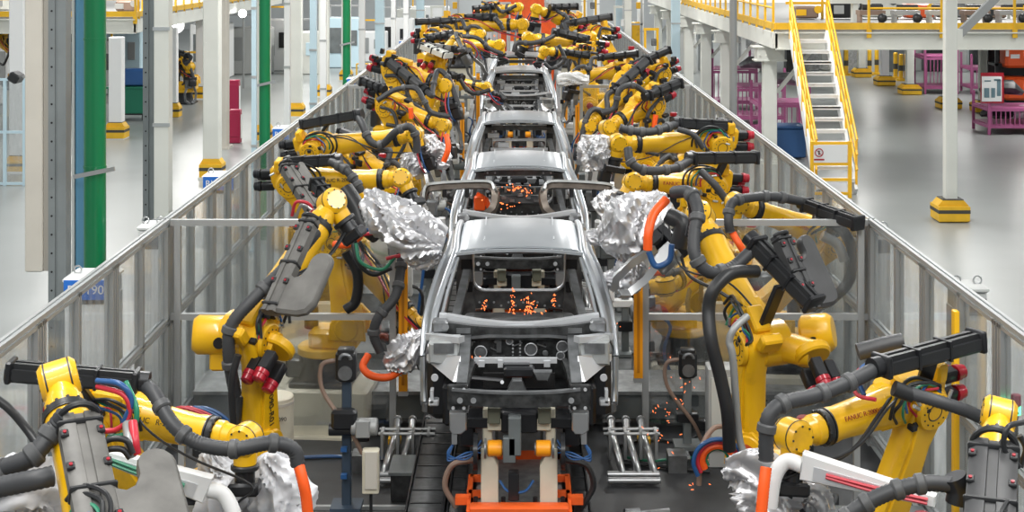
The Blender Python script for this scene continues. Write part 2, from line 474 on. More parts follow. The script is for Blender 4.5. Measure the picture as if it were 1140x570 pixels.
        m.cyl(hf-hd*.1*sc, hf, .078*sc, n=14)
        m.build('end_clamp', BLK2, hh, split=True)
        m = MB(); m.box(mid+(Ep-mid)*.42-hw*0.02, (.12*sc,.05*sc,min(.5,(Ep-mid).length*.75)), .01, (frame_for(Ep-mid)[1], frame_for(Ep-mid)[2], (Ep-mid).normalized()))
        m.build('mounting_bracket', BLK2, hh)
        hst = hf-hd*.06*sc
    else: hst = Ep+w2*.3
    if hose is not False:
        if hose: HP = [at(*p) for p in hose]
        else:
            mp = hst.lerp(Wp, .5)
            HP = [hst, hst-(hb-hf).normalized()*.18*sc if housing is not False else hst, mp+V((0,0,-.02))+nx*.12*sc, Wp+w2*.2*sc-a2*.2*sc, Wp+w2*.14*sc+td*.02, Wp+td*.3*sc+a2*.16*sc]
        m = MB(); m.hose(HP, (.055 if hi else .046)*sc, 14 if hi else 9, 8, .045 if hi else 0)
        h = m.build('dress_hose', HOSE, root)
        Q = resample(spline(HP, 8), 12); m = MB()
        for k in ((3, 5, 8, 10) if hi else (4, 8)):
            d = (Q[k+1]-Q[k-1]).normalized(); m.cyl(Q[k]-d*.035*sc, Q[k]+d*.035*sc, (.072 if hi else .058)*sc, n=14, bev=.012)
        m.build('hose_collar', HOSEL, h, split=True)
    for ex in extra:
        m = MB(); m.hose([at(*p) for p in ex[0]], ex[1], 12 if hi else 8, 8, .04 if hi and ex[2] is HOSE else 0); m.build('feed_hose', ex[2], root)
    if False:
        hp = [hb, hb+(hb-hf).normalized()*.12*sc, Ep-a2*.45*sc+w2*.15*sc+nx*.1*sc, S.lerp(Ep, .55)+nx*.26*sc-a2*.12*sc, S+nx*.3*sc]
        if not lowcover:
            m = MB(); m.hose(hp, .05*sc, 10, 8, .04 if hi else 0); m.build('feed_hose', HOSE, root)
    if sleeve:
        for sl in (sleeve if isinstance(sleeve[0][0], (list, tuple)) else [sleeve]):
            m = MB(); m.hose([at(*p) for p in sl], .042*sc, 12, 8, .03); m.build('orange_sleeve', ORG, root)
    if cover:                            # channel plus bulged plate lying on the arm: four picture corners and depths
        ca, cb, wdt, bul, cm = cover
        A = at(*ca); Bq = at(*cb); d = (Bq-A).normalized(); _, s_, w_ = frame_for(d)
        if w_.dot(CAM-A) < 0: w_ = -w_; s_ = -s_
        if s_.dot(X_)*bul[0] < 0: s_ = -s_
        rootbul = 1
        L = (Bq-A).length
        m = MB()
        m.prism([(-wdt/2,-.06),(-wdt/2,.035),(-wdt*.36,.06),(-wdt*.12,.06),(-wdt*.1,.045),(wdt*.1,.045),(wdt*.12,.06),(wdt*.36,.06),(wdt/2,.035),(wdt/2,-.06)], (A+Bq)/2, s_, w_, d, L)
        bw = abs(bul[0]); y0, y1 = bul[1]*L, bul[2]*L
        n0 = wdt*.5+bw*.38; nt = min(bw*.75, (y1-y0)*.5)
        prof = [(wdt*.35, y0+nt), (wdt*.5+bw*.08, y0+nt+.03), (wdt*.5+bw*.26, y0+nt), (n0, y0+nt*.7)]
        for i in range(8):
            t = PI-PI*i/7; prof.append((n0+bw*.31+bw*.31*math.cos(t), y0+bw*.3-bw*.3*math.sin(t)))
        prof += [(wdt*.5+bw, y1-bw*.35), (wdt*.5+bw*.85, y1-bw*.08), (wdt*.5+bw*.6, y1), (wdt*.35, y1)]
        m.prism(prof, A+w_*.0, s_, d, w_, .1, .03)
        cv = m.build('arm_cover', cm, root)
        m = MB()
        for t in (.06, .5, .93): m.box(A+d*L*t, (wdt*1.08, .14, .035), .01, (s_, w_, d))
        ring = [A+(s_*math.cos(t)+w_*math.sin(t))*wdt*.46 for t in [PI*i/10 for i in range(11)]]
        m.sweep(ring, .022, 8)
        for t in (.14, .36, .7):
            for q in (-1, 1): m.box(A+d*L*t+s_*wdt*.42*q+w_*.06, (.05,.03,.06), .006, (s_, w_, d))
        m.build('cover_clip', BLK, cv, split=True)
        if hi:
            m = MB()
            for t in (.14, .36, .7):
                for q in (-1, 1): m.cyl(A+d*L*t+s_*wdt*.42*q+w_*.075, A+d*L*t+s_*wdt*.42*q+w_*.083, .012, n=8)
            m.build('clip_button', RED, cv, split=True)
    rr = random.Random(len(label))
    if cables:
        for i, mt in enumerate((REDT, BLUE, GRNT, BLK, BLK) if hi else (REDT, BLK)):
            m = MB(); k = .12+.022*i
            c = Ep+a2*(.06+.03*i)*sc+nx*.14*sc+w2*.08*sc
            t0 = rr.uniform(-1.2, -.2); P = [c+(a2*math.cos(t)*k*1.25+w2*math.sin(t)*k*1.05)*sc+nx*rr.uniform(-.03,.05) for t in [t0+PI*rr.uniform(1.1,1.35)*j/6 for j in range(7)]]
            m.hose(P, (.011 if i < 3 else .014)*sc, 6, 5); m.build('cable_loop', mt, root)
        if hi:
            m = MB()
            for i in range(6):
                p = Ep+nx*(.12+rr.uniform(0,.06))*sc+a2*rr.uniform(-.12,.2)*sc+w2*rr.uniform(-.12,.22)*sc
                m.box(p, (.06,.05,.07), .008, (a2, w2, nx))
            m.build('connector_block', BLK2, root, split=True)
        m = MB()
        for i in range(5):
            p = Ep+nx*(.16+rr.uniform(0,.05))*sc+a2*rr.uniform(-.2,.25)*sc+w2*rr.uniform(-.16,.2)*sc
            m.cyl(p, p+(a2*rr.uniform(-1,1)+w2*rr.uniform(-1,1)).normalized()*.07, .016, n=8)
        m.build('hose_fitting', CHROME, root, split=True)
        m = MB(); m.box(Ep+w2*.2*sc+a2*.12*sc, (.26*sc,.1*sc,.16*sc), .02, (a2, w2, nx)); m.box(Ep+w2*.24*sc-a2*.14*sc, (.1*sc,.16*sc,.2*sc), .02, (a2, w2, nx)); m.build('yellow_bracket', YELC, root, split=True)
    if not hi:
        m = MB()
        for i in range(7):
            p = Ep+w2*rr.uniform(-.2,.3)*sc+a2*rr.uniform(-.35,.4)*sc+nx*rr.uniform(.05,.3)*sc
            m.box(p, (rr.uniform(.05,.14),rr.uniform(.05,.12),rr.uniform(.05,.16)), .01, (a2, w2, nx))
        m.build('connector_block', BLK2, root)
        for i in range(2):
            m = MB(); k = rr.uniform(.2,.34); c = S.lerp(Ep, .5+.3*i)+nx*.22*sc
            m.hose([c+(a2*math.cos(t)*k+Z_*math.sin(t)*k*1.2)*sc for t in [rr.uniform(-2,-1)+PI*1.1*j/5 for j in range(6)]], .032*sc, 8, 5); m.build('looped_hose', HOSE, root)
    for i in range(mess if hi else 3):
        m = MB(); a = Ep+w2*.16*sc+a2*.2*sc+nx*rr.uniform(-.1,.1); b = Wp+td*.3*sc+wa*rr.uniform(-.15,.15)
        m.hose([a, a.lerp(b,.3)+w2*rr.uniform(.02,.14)+nx*rr.uniform(.05,.2), a.lerp(b,.65)+w2*rr.uniform(-.1,.12)+nx*rr.uniform(.08,.22), b+a2*rr.uniform(.05,.2), b+td*.15], rr.uniform(.008,.016)*sc, 6, 6); m.build('control_cable', [BLK, BLK, REDT, BLK, GRNT, BLUE, BLK][i % 7], root)
    if mark:
        fc = f0.lerp(f1, mark[1]); tc = (CAM-fc); tc = (tc-a2*tc.dot(a2)).normalized()
        u = a2 if a2.x > 0 else -a2
        lettering(mark[0], mark[2], fc+tc*(.148*sc+.012), u, tc.cross(u), mark[4], root, 'forearm_lettering')
    if armmark:
        c = S.lerp(Ep, armmark[1])+Lo+nx*.125*sc
        u = -a1 if a1.z > 0 else a1
        lettering(armmark[0], armmark[2], c, u, nx.cross(u), BLK, root, 'arm_lettering')
    print('ROBOT', label[:40], 'S', [round(x,2) for x in S], 'E', [round(x,2) for x in Ep], 'W', [round(x,2) for x in Wp], 'L', round(L1,2), round(L2,2))
    return root
# ---------------------------------------------------------------- setting
def slab(name, x0, x1, y0, y1, z0, z1, m):
    mb = MB(); mb.box(V(((x0+x1)/2, (y0+y1)/2, (z0+z1)/2)), (x1-x0, y1-y0, z1-z0)); return mb.build(name, m, smooth=False)

fm = mat('epoxy_floor', (.315,.335,.33), .3, var=.16, vscale=.35, spec=.4)
im = mat('black_cell_floor', (.040,.042,.046), .45, var=.5, vscale=3)
struct(slab('floor', -26, 28, 4, 112, -.2, 0, fm))
o = slab('floor_cell', -4, 4, 7, 74, 0, .012, im); struct(o)
struct(slab('floor_deck', -3.9, 3.9, 18.3, 33.6, .012, .10, mat('deck_plate', (.20,.21,.215), .5, metal=.3, var=.4, vscale=5)))
struct(slab('floor_deck_far', -3.9, 3.9, 36.5, 73, .012, .10, MATS['deck_plate']))
wm = mat('hall_wall', (.62,.65,.66), .6, var=.1, vscale=.3)
mb = MB(); mb.box(V((1, 112, 4.5)), (54, .3, 9.4))
struct(mb.build('wall_back', wm))
# profiled cladding of the side walls
for nm, x in (('wall_left', -26), ('wall_right', 28)):
    mb = MB(); mb.box(V((x, 58, 4.5)), (.3, 108, 9.4))
    sgn = 1 if x < 0 else -1
    for i in range(54): mb.box(V((x+sgn*.2, 5+i*2, 4.5)), (.12, .35, 9.2))
    struct(mb.build(nm, wm, smooth=False))

# ---------------------------------------------------------------- columns
def bollard_base(parent, x, y, w, h):
    m = MB(); m.box(V((x, y, h*.28)), (w, w, h*.5), .02); m.box(V((x,y,h*.62)), (w, w, h*.22), .0)
    m.prism([(-w/2,0),(w/2,0),(w*.34,h*.26),(-w*.34,h*.26)], V((x,y,h*.73)), X_, Z_, Y_, w*.72)
    b = m.build('base_guard', BASEY, parent)
    m = MB(); m.box(V((x,y,h*.5)), (w*1.01, w*1.01, h*.16)); m.box(V((x,y,h*1.0)), (w*.66, w*.7, .03))
    m.build('black_band', BASEK, b)

def column(name, x, y, w, z1, m, label, guard=True, z0=0, d=None, gw=None, gh=.5, group=None, hsec=False):
    t = thing(name, (x, y, z0), label, 'column', group)
    mb = MB(); d = d or w
    if hsec:
        mb.prism([(-w/2,-d/2),(w/2,-d/2),(w/2,-d/2+.03),(.03,-d/2+.05),(.03,d/2-.05),(w/2,d/2-.03),(w/2,d/2),(-w/2,d/2),(-w/2,d/2-.03),(-.03,d/2-.05),(-.03,-d/2+.05),(-w/2,-d/2+.03)], V((x,y,(z0+z1)/2)), Y_, X_, Z_, z1-z0)
        mb.box(V((x-.001, y-d*.0, (z0+z1)/2)), (w*.1, d*.9, z1-z0))
    else: mb.box(V((x, y, (z0+z1)/2)), (w, d, z1-z0), .02)
    for k in range(int((z1-z0)/1.4)):
        for q in (-.3, .3): mb.cyl(V((x+q*w, y-d/2-.012, z0+.6+k*1.4)), V((x+q*w, y-d/2, z0+.6+k*1.4)), .016, n=6)
    if z0 == 0: mb.box(V((x, y, .03)), (w*1.5, d*1.5, .06))
    mb.build('shaft', m, t)
    if guard:
        gwv = gw or w*2.5
        bollard_base(t, x, y, gwv, gh)
    return t

ordn = ['first','second','third','fourth','fifth','sixth','seventh','eighth','ninth','tenth','eleventh','twelfth','thirteenth','fourteenth','fifteenth','sixteenth']
# right aisle
column('hall_column', 9.1, 31.3, .25, 9, OFFW, 'tall white column rising from a yellow and black base guard on the open floor at right', gw=.66, gh=.46)
for i, (x, y, w) in enumerate(((15.7,68,.33),(15.7,63.7,.33),(15.7,59.6,.3),(15.7,54.2,.3),(16.6,53.0,.3))):
    column('hall_column', x, y, w, 3.1, WHITE if i == 1 else OFFW, ('%s white column under the right mezzanine counted from the far end, in a yellow and black guard' % ordn[i]), gw=.78, gh=.42, group='columns under the right mezzanine')
# left aisle
column('hall_column', -12.9, 38.2, .38, 9, WHITE, 'white column at the left edge of the photo behind the camera bracket', gw=.55, gh=.45)
column('hall_column', -12.3, 45.3, .40, 3.1, WHITE, 'bright white column on a yellow and black guard beside the green pipe', gw=.62, gh=.5)
column('hall_column', -11.95, 51.2, .30, 3.1, WHITE, 'slim white column with small yellow guard behind the grey steel column', gw=.5, gh=.5)
column('hall_column', -12.3, 57.6, .45, 3.1, WHITE, 'far white column with yellow guard below the bright lamp', gw=.65, gh=.5)
for i, y in enumerate((37.2, 44.6, 51.2, 58.5, 66.0)):
    column('hall_column', -7.7, y, .40, 9, OFFW, ordn[i]+' broad off-white guarded column behind the left fence, counted from the front', gw=.56, gh=.52, group='broad columns behind the left fence')
column('hall_column', -8.62, 43.0, .34, 9, BEIGE, 'unguarded beige column beside the maroon cabinets', guard=False, d=.5)
# steel posts and pipes standing just outside the left fence
t = thing('cable_duct', (-5.15, 16, 2.2), 'beige cable duct hanging beside the grey steel post nearest the left edge', 'duct')
m = MB(); m.box(V((-5.21,16,4.2)), (.19,.2,4.0), .01); m.build('channel', BEIGE, t)
m = MB(); m.box(V((-5.085,16.02,4.2)), (.07,.14,4.0)); m.build('side_return', mat('taupe', (.36,.34,.30), .5), t)
m = MB()
for z in (2.9, 4.6): m.box(V((-5.12,16.05,z)), (.3,.04,.04))
m.build('clamp', ALU, t)
def steel_post(x, y, w, label):
    t = thing('steel_post', (x, y, 0), label, 'post', 'grey slotted steel posts outside the left fence')
    m = MB()
    m.prism([(-w/2,-w/2),(-w*.12,-w/2),(-w*.12,-w*.4),(w*.02,-w*.4),(w*.02,-w/2),(w/2,-w/2),(w/2,w/2),(-w/2,w/2)], V((x,y,3.2)), X_, Y_, Z_, 6.4)
    m.box(V((x,y,.02)), (w*1.8,w*1.8,.04)); m.build('shaft', STEELC, t)
    m = MB()
    for k in range(28): m.cyl(V((x-w*.3,y-w/2-.004,.4+k*.2)), V((x-w*.3,y-w/2,.4+k*.2)), .012, n=6)
    m.build('slot_row', HOLE, t)
steel_post(-4.96, 16.0, .19, 'nearest grey slotted steel post, beside the hanging beige duct')
steel_post(-5.03, 20.3, .20, 'second grey slotted steel post, between the green pipe and the white post')
def pale_post(x, y, w, h, m, label, gr='slim posts outside the left fence'):
    t = thing('slim_post', (x, y, 0), label, 'post', gr)
    b = MB(); b.box(V((x,y,h/2)), (w,w*1.2,h), .006); b.box(V((x,y,.02)), (w*1.8,w*1.8,.04)); b.build('shaft', m, t)
    b = MB()
    for k in range(int(h/1.3)): b.box(V((x,y-w*.62,.7+k*1.3)), (w*1.15,.02,.05))
    b.build('clamp', ALU, t)
pale_post(-4.85, 20.2, .2, 6.4, OFFW, 'off-white post right of the second grey steel post')
pale_post(-5.19, 17.0, .03, 6.4, WHITE, 'narrow white post left of the light blue conduit')
for i, (px, Y, w, m, lb) in enumerate(((360,40,.16,WHITE,'narrow white post left of the third green pipe'),(349,36,.16,PALEB,'pale blue post between the broad columns'),(403,46,.18,WHITE,'narrow white post right of the third green pipe'),
        (423,50,.30,PALEB,'wide pale blue post near the far guard rail'),(438,54,.16,WHITE,'narrow white post beside the wide pale blue post'),(452,58,.2,WHITE,'white post in front of the far dark pylon'),(468,62,.32,PALEB,'pale blue post furthest down the left fence'),(320,30.5,.12,WHITE,'narrow white post just right of the second green pipe'),(283,28,.09,PALEB,'pale blue conduit just left of the second green pipe'))):
    p = at(px, 0, Y); pale_post(p.x, Y, w, 8.0, m, lb)
def pipe(x, y, r, m, label, h=6.4):
    t = thing('service_pipe', (x, y, 0), label, 'pipe')
    b = MB(); b.cyl(V((x,y,0)), V((x,y,h)), r, n=24)
    b.build('pipe', m, t)
    b = MB()
    b.cyl(V((x,y,0)), V((x,y,.04)), r*1.6, n=20)
    for z in (.5, 1.9, 3.1, 4.6): b.cyl(V((x,y,z)), V((x,y,z+.03)), r*1.05, n=20)
    b.build('flange_ring', m, t)
    b = MB(); b.bar(V((x-r*1.6,y-r-.03,3.02)), V((x+r*2.2,y-r-.06,3.12)), .03, .05); b.build('pipe_clamp', CHROME, t)
pipe(-4.98, 17.4, .127, GRN, 'thick dark green pipe standing outside the fence near the left edge')
pipe(-5.03, 29.3, .11, GRN, 'green pipe beside the pale blue conduit, behind the left fence')
pipe(-4.95, 42.5, .11, GRN, 'furthest green pipe behind the left fence')
m = MB(); m.box(V((-5.225,17.7,3.2)), (.12,.10,6.4), .01)
t = thing('conduit', (-5.225,17.7,0), 'light blue square conduit beside the thick green pipe', 'conduit'); m.build('channel', LBLUE, t)
m = MB(); m.box(V((-5.31,17.7,3.2)), (.03,.12,6.4)); m.build('edge_strip', WHITE, t)

# ---------------------------------------------------------------- safety fence
def fence(side, y0, y1, label, gl=None, doubles=()):
    x = side*4.05; H = 2.55; t = thing('safety_fence', (x, (y0+y1)/2, 0), label, 'fence', 'aluminium safety fences with clear panels')
    n = int(round((y1-y0)/1.15)); st = (y1-y0)/n
    PG = [(-.045,-.045),(-.012,-.045),(-.012,-.03),(.012,-.03),(.012,-.045),(.045,-.045),(.045,-.012),(.03,-.012),(.03,.012),(.045,.012),(.045,.045),(.012,.045),(.012,.03),(-.012,.03),(-.012,.045),(-.045,.045),(-.045,.012),(-.03,.012),(-.03,-.012),(-.045,-.012)]
    for i in range(n+1):
        y = y0+i*st
        m = MB(); m.prism(PG, V((x, y, H/2)), X_, Y_, Z_, H-.05)
        if i % 2 == 0 and y < 40: m.prism(PG, V((x, y+.13, H/2)), X_, Y_, Z_, H-.05)
        m.box(V((x,y,.01)), (.16,.16,.02)); m.build('post', ALU, t)
    for i in range(n):
        y = y0+i*st; m = MB(); m.box(V((x, y+st/2, H/2)), (.008, st-.1, H-.16)); m.build('clear_panel', ACR, t, smooth=False)
    for nm, z in (('top_rail', H-.02), ('middle_rail', 1.4), ('bottom_rail', .12)):
        m = MB(); m.prism(PG, V((x, (y0+y1)/2, z)), X_, Z_, Y_, y1-y0+.09); m.build(nm, ALU, t)
    return t
ACR = bpy.data.materials.new('clear_acrylic'); ACR.use_nodes = True
nt = ACR.node_tree; nn = nt.nodes; LL = nt.links; nn.clear()
out = nn.new('ShaderNodeOutputMaterial'); tr = nn.new('ShaderNodeBsdfTransparent'); gl = nn.new('ShaderNodeBsdfGlossy'); df = nn.new('ShaderNodeBsdfDiffuse')
tr.inputs['Color'].default_value = (.95,.96,.96,1); gl.inputs['Roughness'].default_value = .08; df.inputs['Color'].default_value = (.62,.65,.66,1)
mx1 = nn.new('ShaderNodeMixShader'); mx2 = nn.new('ShaderNodeMixShader'); tc = nn.new('ShaderNodeTexCoord'); mp = nn.new('ShaderNodeMapping'); mp.inputs['Scale'].default_value = (3, 3, .7)
ns = nn.new('ShaderNodeTexNoise'); ns.inputs['Scale'].default_value = 2.2; ns.inputs['Detail'].default_value = 5; mr = nn.new('ShaderNodeMapRange')
mr.inputs['From Min'].default_value = .35; mr.inputs['From Max'].default_value = .75; mr.inputs['To Min'].default_value = .02; mr.inputs['To Max'].default_value = .24
LL.new(tc.outputs['Object'], mp.inputs['Vector']); LL.new(mp.outputs['Vector'], ns.inputs['Vector']); LL.new(ns.outputs['Fac'], mr.inputs['Value'])
LL.new(mr.outputs['Result'], mx1.inputs['Fac']); LL.new(tr.outputs[0], mx1.inputs[1]); LL.new(df.outputs[0], mx1.inputs[2])
mx2.inputs['Fac'].default_value = .2; LL.new(mx1.outputs[0], mx2.inputs[1]); LL.new(gl.outputs[0], mx2.inputs[2]); LL.new(mx2.outputs[0], out.inputs['Surface'])
for sd, nm in ((-1, 'left'), (1, 'right')):
    fence(sd, 10.1, 16.95, 'nearest run of aluminium and clear panel fence on the %s of the line' % nm)
    fence(sd, 17.1, 34.5, 'middle run of aluminium and clear panel fence on the %s of the line' % nm)
    fence(sd, 34.75, 52, 'third run of aluminium and clear panel fence on the %s of the line' % nm)
    fence(sd, 52.2, 70, 'furthest run of aluminium and clear panel fence on the %s of the line' % nm)
# cross fences with light curtains
def cross_fence(side, y, label):
    x0, x1 = side*4.0, side*1.45
    t = thing('cross_fence', ((x0+x1)/2, y, 0), label, 'fence', 'cross fences between the robot cells')
    for z, nm in ((2.53, 'top_rail'), (1.45, 'middle_rail')):
        m = MB(); m.bar(V((x0,y,z)), V((x1,y,z)), .07, .07); m.build(nm, ALU, t)
    for k, x in enumerate((x1, x0-(side*.08))):
        m = MB(); m.box(V((x, y, 1.275)), (.075,.075,2.55), .004); m.box(V((x, y-.04, 1.275)), (.02,.004,2.5)); m.build('post', ALU, t)
    for a, b in ((.2,1.4),(1.5,2.48)):
        m = MB(); m.box(V(((x0+x1)/2, y, (a+b)/2)), (abs(x1-x0)-.1, .006, b-a)); m.build('clear_panel', ACR2, t, smooth=False)
    m = MB(); m.box(V((x1-side*.02, y, .04)), (.14,.2,.08), .01); m.build('foot_bracket', SAFY, t)
ACR2 = ACR.copy(); ACR2.name = 'clear_acrylic_clean'
for n_ in ACR2.node_tree.nodes:
    if n_.type == 'MAP_RANGE': n_.inputs['To Min'].default_value = .0; n_.inputs['To Max'].default_value = .04
cross_fence(-1, 17.02, 'nearer cross fence left of the line, ending in a post by the front car body')
cross_fence(1, 17.02, 'nearer cross fence right of the line, ending in a post by the front car body')
cross_fence(-1, 34.62, 'farther cross fence left of the line')
cross_fence(1, 34.62, 'farther cross fence right of the line')
def light_curtain(x, y, z0, z1, label):
    t = thing('light_curtain', (x, y, z0), label, 'safety sensor', 'amber light curtains beside the line')
    m = MB(); m.prism([(-.05,-.04),(.05,-.04),(.05,.04),(-.05,.04)], V((x,y,(z0+z1)/2)), X_, Y_, Z_, z1-z0, .01); m.build('amber_housing', AMB, t)
    m = MB(); m.box(V((x+.0,y-.044,(z0+z1)/2)), (.03,.006,(z1-z0)*.9)); m.build('lens_strip', mat('amber_lens', (.55,.2,.01), .15), t)
    m = MB(); m.box(V((x,y,z0-.02)), (.11,.1,.05)); m.box(V((x,y,z1+.02)), (.11,.1,.04)); m.build('end_bracket', ALU, t)
light_curtain(1.365, 17.0, .75, 2.16, 'tall amber light curtain right of the front car body')
light_curtain(-1.33, 17.0, .60, 2.16, 'tall amber light curtain left of the front car body, lower half in view')
light_curtain(1.36, 34.6, .2, 2.16, 'amber light curtain right of the third car body')
light_curtain(-1.33, 34.6, .2, 2.16, 'amber light curtain left of the third car body')
light_curtain(1.38, 44, .2, 1.9, 'small far amber light curtain on the right below the white covered gun')
light_curtain(-1.22, 44, .2, 2.1, 'small far amber light curtain on the left of the fourth car body')
# stub posts carrying the rest
# cross beams on the floor
for sd, nm in ((-1,'left'),(1,'right')):
    t = thing('floor_duct', (sd*2.3, 17.75, .0), 'long grey steel duct crossing the floor on the %s side behind the pipes' % nm, 'duct')
    x = (sd*3.85+sd*.72)/2; w = 3.13
    m = MB(); m.box(V((x, 17.75, .27)), (w, .5, .30), .01); m.build('body', BEAM, t)
    m = MB(); m.box(V((x, 17.95, .435)), (w, .9, .03)); m.box(V((x,17.48,.44)), (w,.05,.04)); m.build('top_plate', BEAMT, t)
    m = MB()
    for i in range(3):
        for j in range(5): m.cyl(V((sd*3.0*1.0+sd*-.2+j*.06, 17.495, .22+i*.06)), V((sd*3.0+sd*-.2+j*.06, 17.50, .22+i*.06)), .014, n=8)
    m.build('cable_gland', HOLE, t)
    for k in range(5):
        m = MB(); m.box(V((sd*(.95+k*.7), 17.8, .06)), (.08,.3,.12)); m.build('leg', BEAM, t)

# ---------------------------------------------------------------- electrical boxes outside the fences
def cabinet(x, y, w, d, h, label, grp, m=OFFW, txt=None, sgn=-1):
    t = thing('control_cabinet', (x, y, 0), label, 'cabinet', grp)
    b = MB(); b.box(V((x,y,h/2)), (w,d,h), .01); b.box(V((x,y,h+.03)), (w+.04,d+.04,.05), .015); b.build('body', m, t)
    b = MB(); b.box(V((x, y-d/2-.004, h-.13)), (w*.95,.01,.16)); b.build('vent_strip', CARM, t)
    b = MB()
    for q in (-1, 1):
        c = V((x+q*w*.36, y, h+.09)); b.sweep([c+(X_*math.cos(a)+Z_*math.sin(a))*.04 for a in [2*PI*i/10 for i in range(11)]], .009, 6)
    b.build('lifting_eye', CHROME, t)
    b = MB(); b.box(V((x-sgn*(w/2+.008), y, h*.5)), (.015, d*.9, h*.86), .004); dr = b.build('door', m, t)
    b = MB(); b.box(V((x-sgn*(w/2+.02), y-d*.3, h*.55)), (.02,.03,.16)); b.build('handle', BLK, dr)
    if txt:
        b = MB(); b.box(V((x, y-d/2-.03, h-.06)), (w*.98,.02,.2)); p = b.build('name_board', SIGNB, t)
        lettering(txt, .13, V((x, y-d/2-.045, h-.06)), X_, Z_, WHITE, p)
for i, (px, py, Y, w) in enumerate(((1091,322,14.3,.28),(998,259,17.9,.26),(961,234,19.8,.30))):
    p = at(px, py, Y); cabinet(4.16+w/2+.02, Y, w, .35, p.z, ['grey cabinet top with lifting eye behind the right fence, nearest','second grey cabinet top behind the right fence','third grey cabinet top behind the right fence, by the aisle'][i], 'grey cabinets behind the right fence', PLASTG, sgn=1)
for i, (Y, h, tx) in enumerate(((15.5,2.22,'RL-190'),(22.2,2.28,'RL-180'),(28.4,2.26,'RL-170'),(40.5,2.2,'RL-160'),(49,2.2,'RL-150'),(58,2.2,'RL-140'))):
    cabinet(-4.45, Y, .46, .5, h, 'off-white cabinet with blue name board behind the left fence, %s from the front' % ordn[i], 'named cabinets behind the left fence', WHITE, tx)
cabinet(-4.35, 17.6, .24, .4, 2.36, 'small white box with dark vent between the green pipe and the grey posts', None, WHITE)

# ---------------------------------------------------------------- mezzanines
MZ = 3.68
def mezz(name_s, x0, x1, y0, y1, label, fx, fy=None):
    t = thing('mezzanine', ((x0+x1)/2, (y0+y1)/2, 3.2), label, 'mezzanine')
    m = MB(); m.box(V(((x0+x1)/2, (y0+y1)/2, MZ-.05)), (x1-x0, y1-y0, .1)); m.build('deck', mat('mezz_deck', (.30,.30,.29), .5), t)
    m = MB(); m.box(V(((x0+x1)/2, y0+.06, MZ-.3)), (x1-x0, .12, .42)); m.box(V(((x0+x1)/2, y0+.02, MZ-.5)), (x1-x0, .3, .03)); m.box(V(((x0+x1)/2, y0+.02, MZ-.08)), (x1-x0, .3, .03))
    m.build('front_beam', OFFW, t)
    m = MB(); m.box(V((fx, (y0+y1)/2, MZ-.28)), (.12, y1-y0, .42)); m.build('side_beam', OFFW, t)
    m = MB(); m.box(V(((x0+x1)/2, y0-.02, MZ+.09)), (x1-x0, .04, .17)); m.box(V((fx, (y0+y1)/2, MZ+.08)), (.06, y1-y0, .17)); m.build('toe_board', BASEY, t)
    return t
def rail(P0, P1, z, n, label, bz=.0):
    P0 = V(P0); P1 = V(P1); t = thing('guard_rail', ((P0+P1)/2)+V((0,0,z)), label, 'railing')
    for k, h in enumerate((1.05, .55)):
        m = MB(); m.cyl(P0+V((0,0,z+h)), P1+V((0,0,z+h)), .028, n=8); m.build('rail', SAFY, t)
    for i in range(n+1):
        p = P0.lerp(P1, i/n); m = MB(); m.box(p+V((0,0,z+.45)), (.06,.06,1.2)); m.box(p+V((0,-.03,z-.1)), (.12,.05,.22)); m.build('post', BASEY, t)
mezz('r', 6.6, 24, 38.2, 60, 'white-beamed mezzanine deck with yellow toe board across the upper right', 6.6)
rail((9.0,38.15,0), (24,38.15,0), MZ, 8, 'yellow guard rail along the front edge of the right mezzanine')
rail((6.6,38.5,0), (6.6,74,0), MZ, 28, 'yellow guard rail running away along the side of the right mezzanine')
struct(slab('trim_1', 6.5, 24, 60, 75, MZ-.45, MZ, OFFW))
mezz('l', -25, -11.9, 46, 74, 'white-beamed mezzanine with orange toe board at upper left', -11.9)
rail((-25,45.95,0), (-11.9,45.95,0), MZ, 9, 'yellow guard rail on the front edge of the left mezzanine')
rail((-11.9,46.3,0), (-11.9,74,0), MZ, 22, 'yellow guard rail running away on the left mezzanine side')
# columns of the right mezzanine edge with bolted heads
for i, (px, Y) in enumerate(((847,40),(800,48.3),(778,53.6),(760,59),(740,66),(727,72))):
    x = 6.75
    t = thing('mezzanine_column', (x, Y, 0), ordn[i]+' bolted-head white column under the mezzanine edge, counted from the stairs', 'column', 'columns under the mezzanine edge')
    m = MB(); m.box(V((x,Y,1.55)), (.36,.36,3.1), .01); m.box(V((x,Y,.04)), (.6,.6,.08)); m.build('shaft', OFFW, t)
    m = MB(); m.box(V((x,Y,2.95)), (.74,.5,.34)); m.box(V((x,Y,3.13)), (.95,.6,.04)); m.box(V((x,Y,2.77)), (.85,.55,.04))
    for q in (-.3,-.1,.1,.3): m.cyl(V((x+q,Y-.28,3.08)), V((x+q,Y-.25,3.08)), .025, n=6); m.cyl(V((x+q,Y-.28,2.92)), V((x+q,Y-.25,2.92)), .025, n=6)
    m.build('bolted_head', OFFW, t)
    m = MB(); m.bar(V((x+.2,Y,1.9)), V((x+1.2,Y,3.1)), .1, .1); m.build('diagonal_brace', OFFW, t)
# slim galvanised pole in front
t = thing('galvanised_pole', (4.75, 33.5, 0), 'slim grey galvanised pole in front of the mezzanine columns', 'pole')
m = MB(); m.cyl(V((4.84,33.5,0)), V((4.84,33.5,6.6)), .085, n=14); m.cyl(V((4.84,33.5,0)), V((4.84,33.5,.05)), .16); m.build('tube', MOTG, t)
m = MB(); m.cyl(V((4.84,33.5,.9)), V((4.84,33.5,.98)), .1, n=14); m.build('collar', ALU, t)
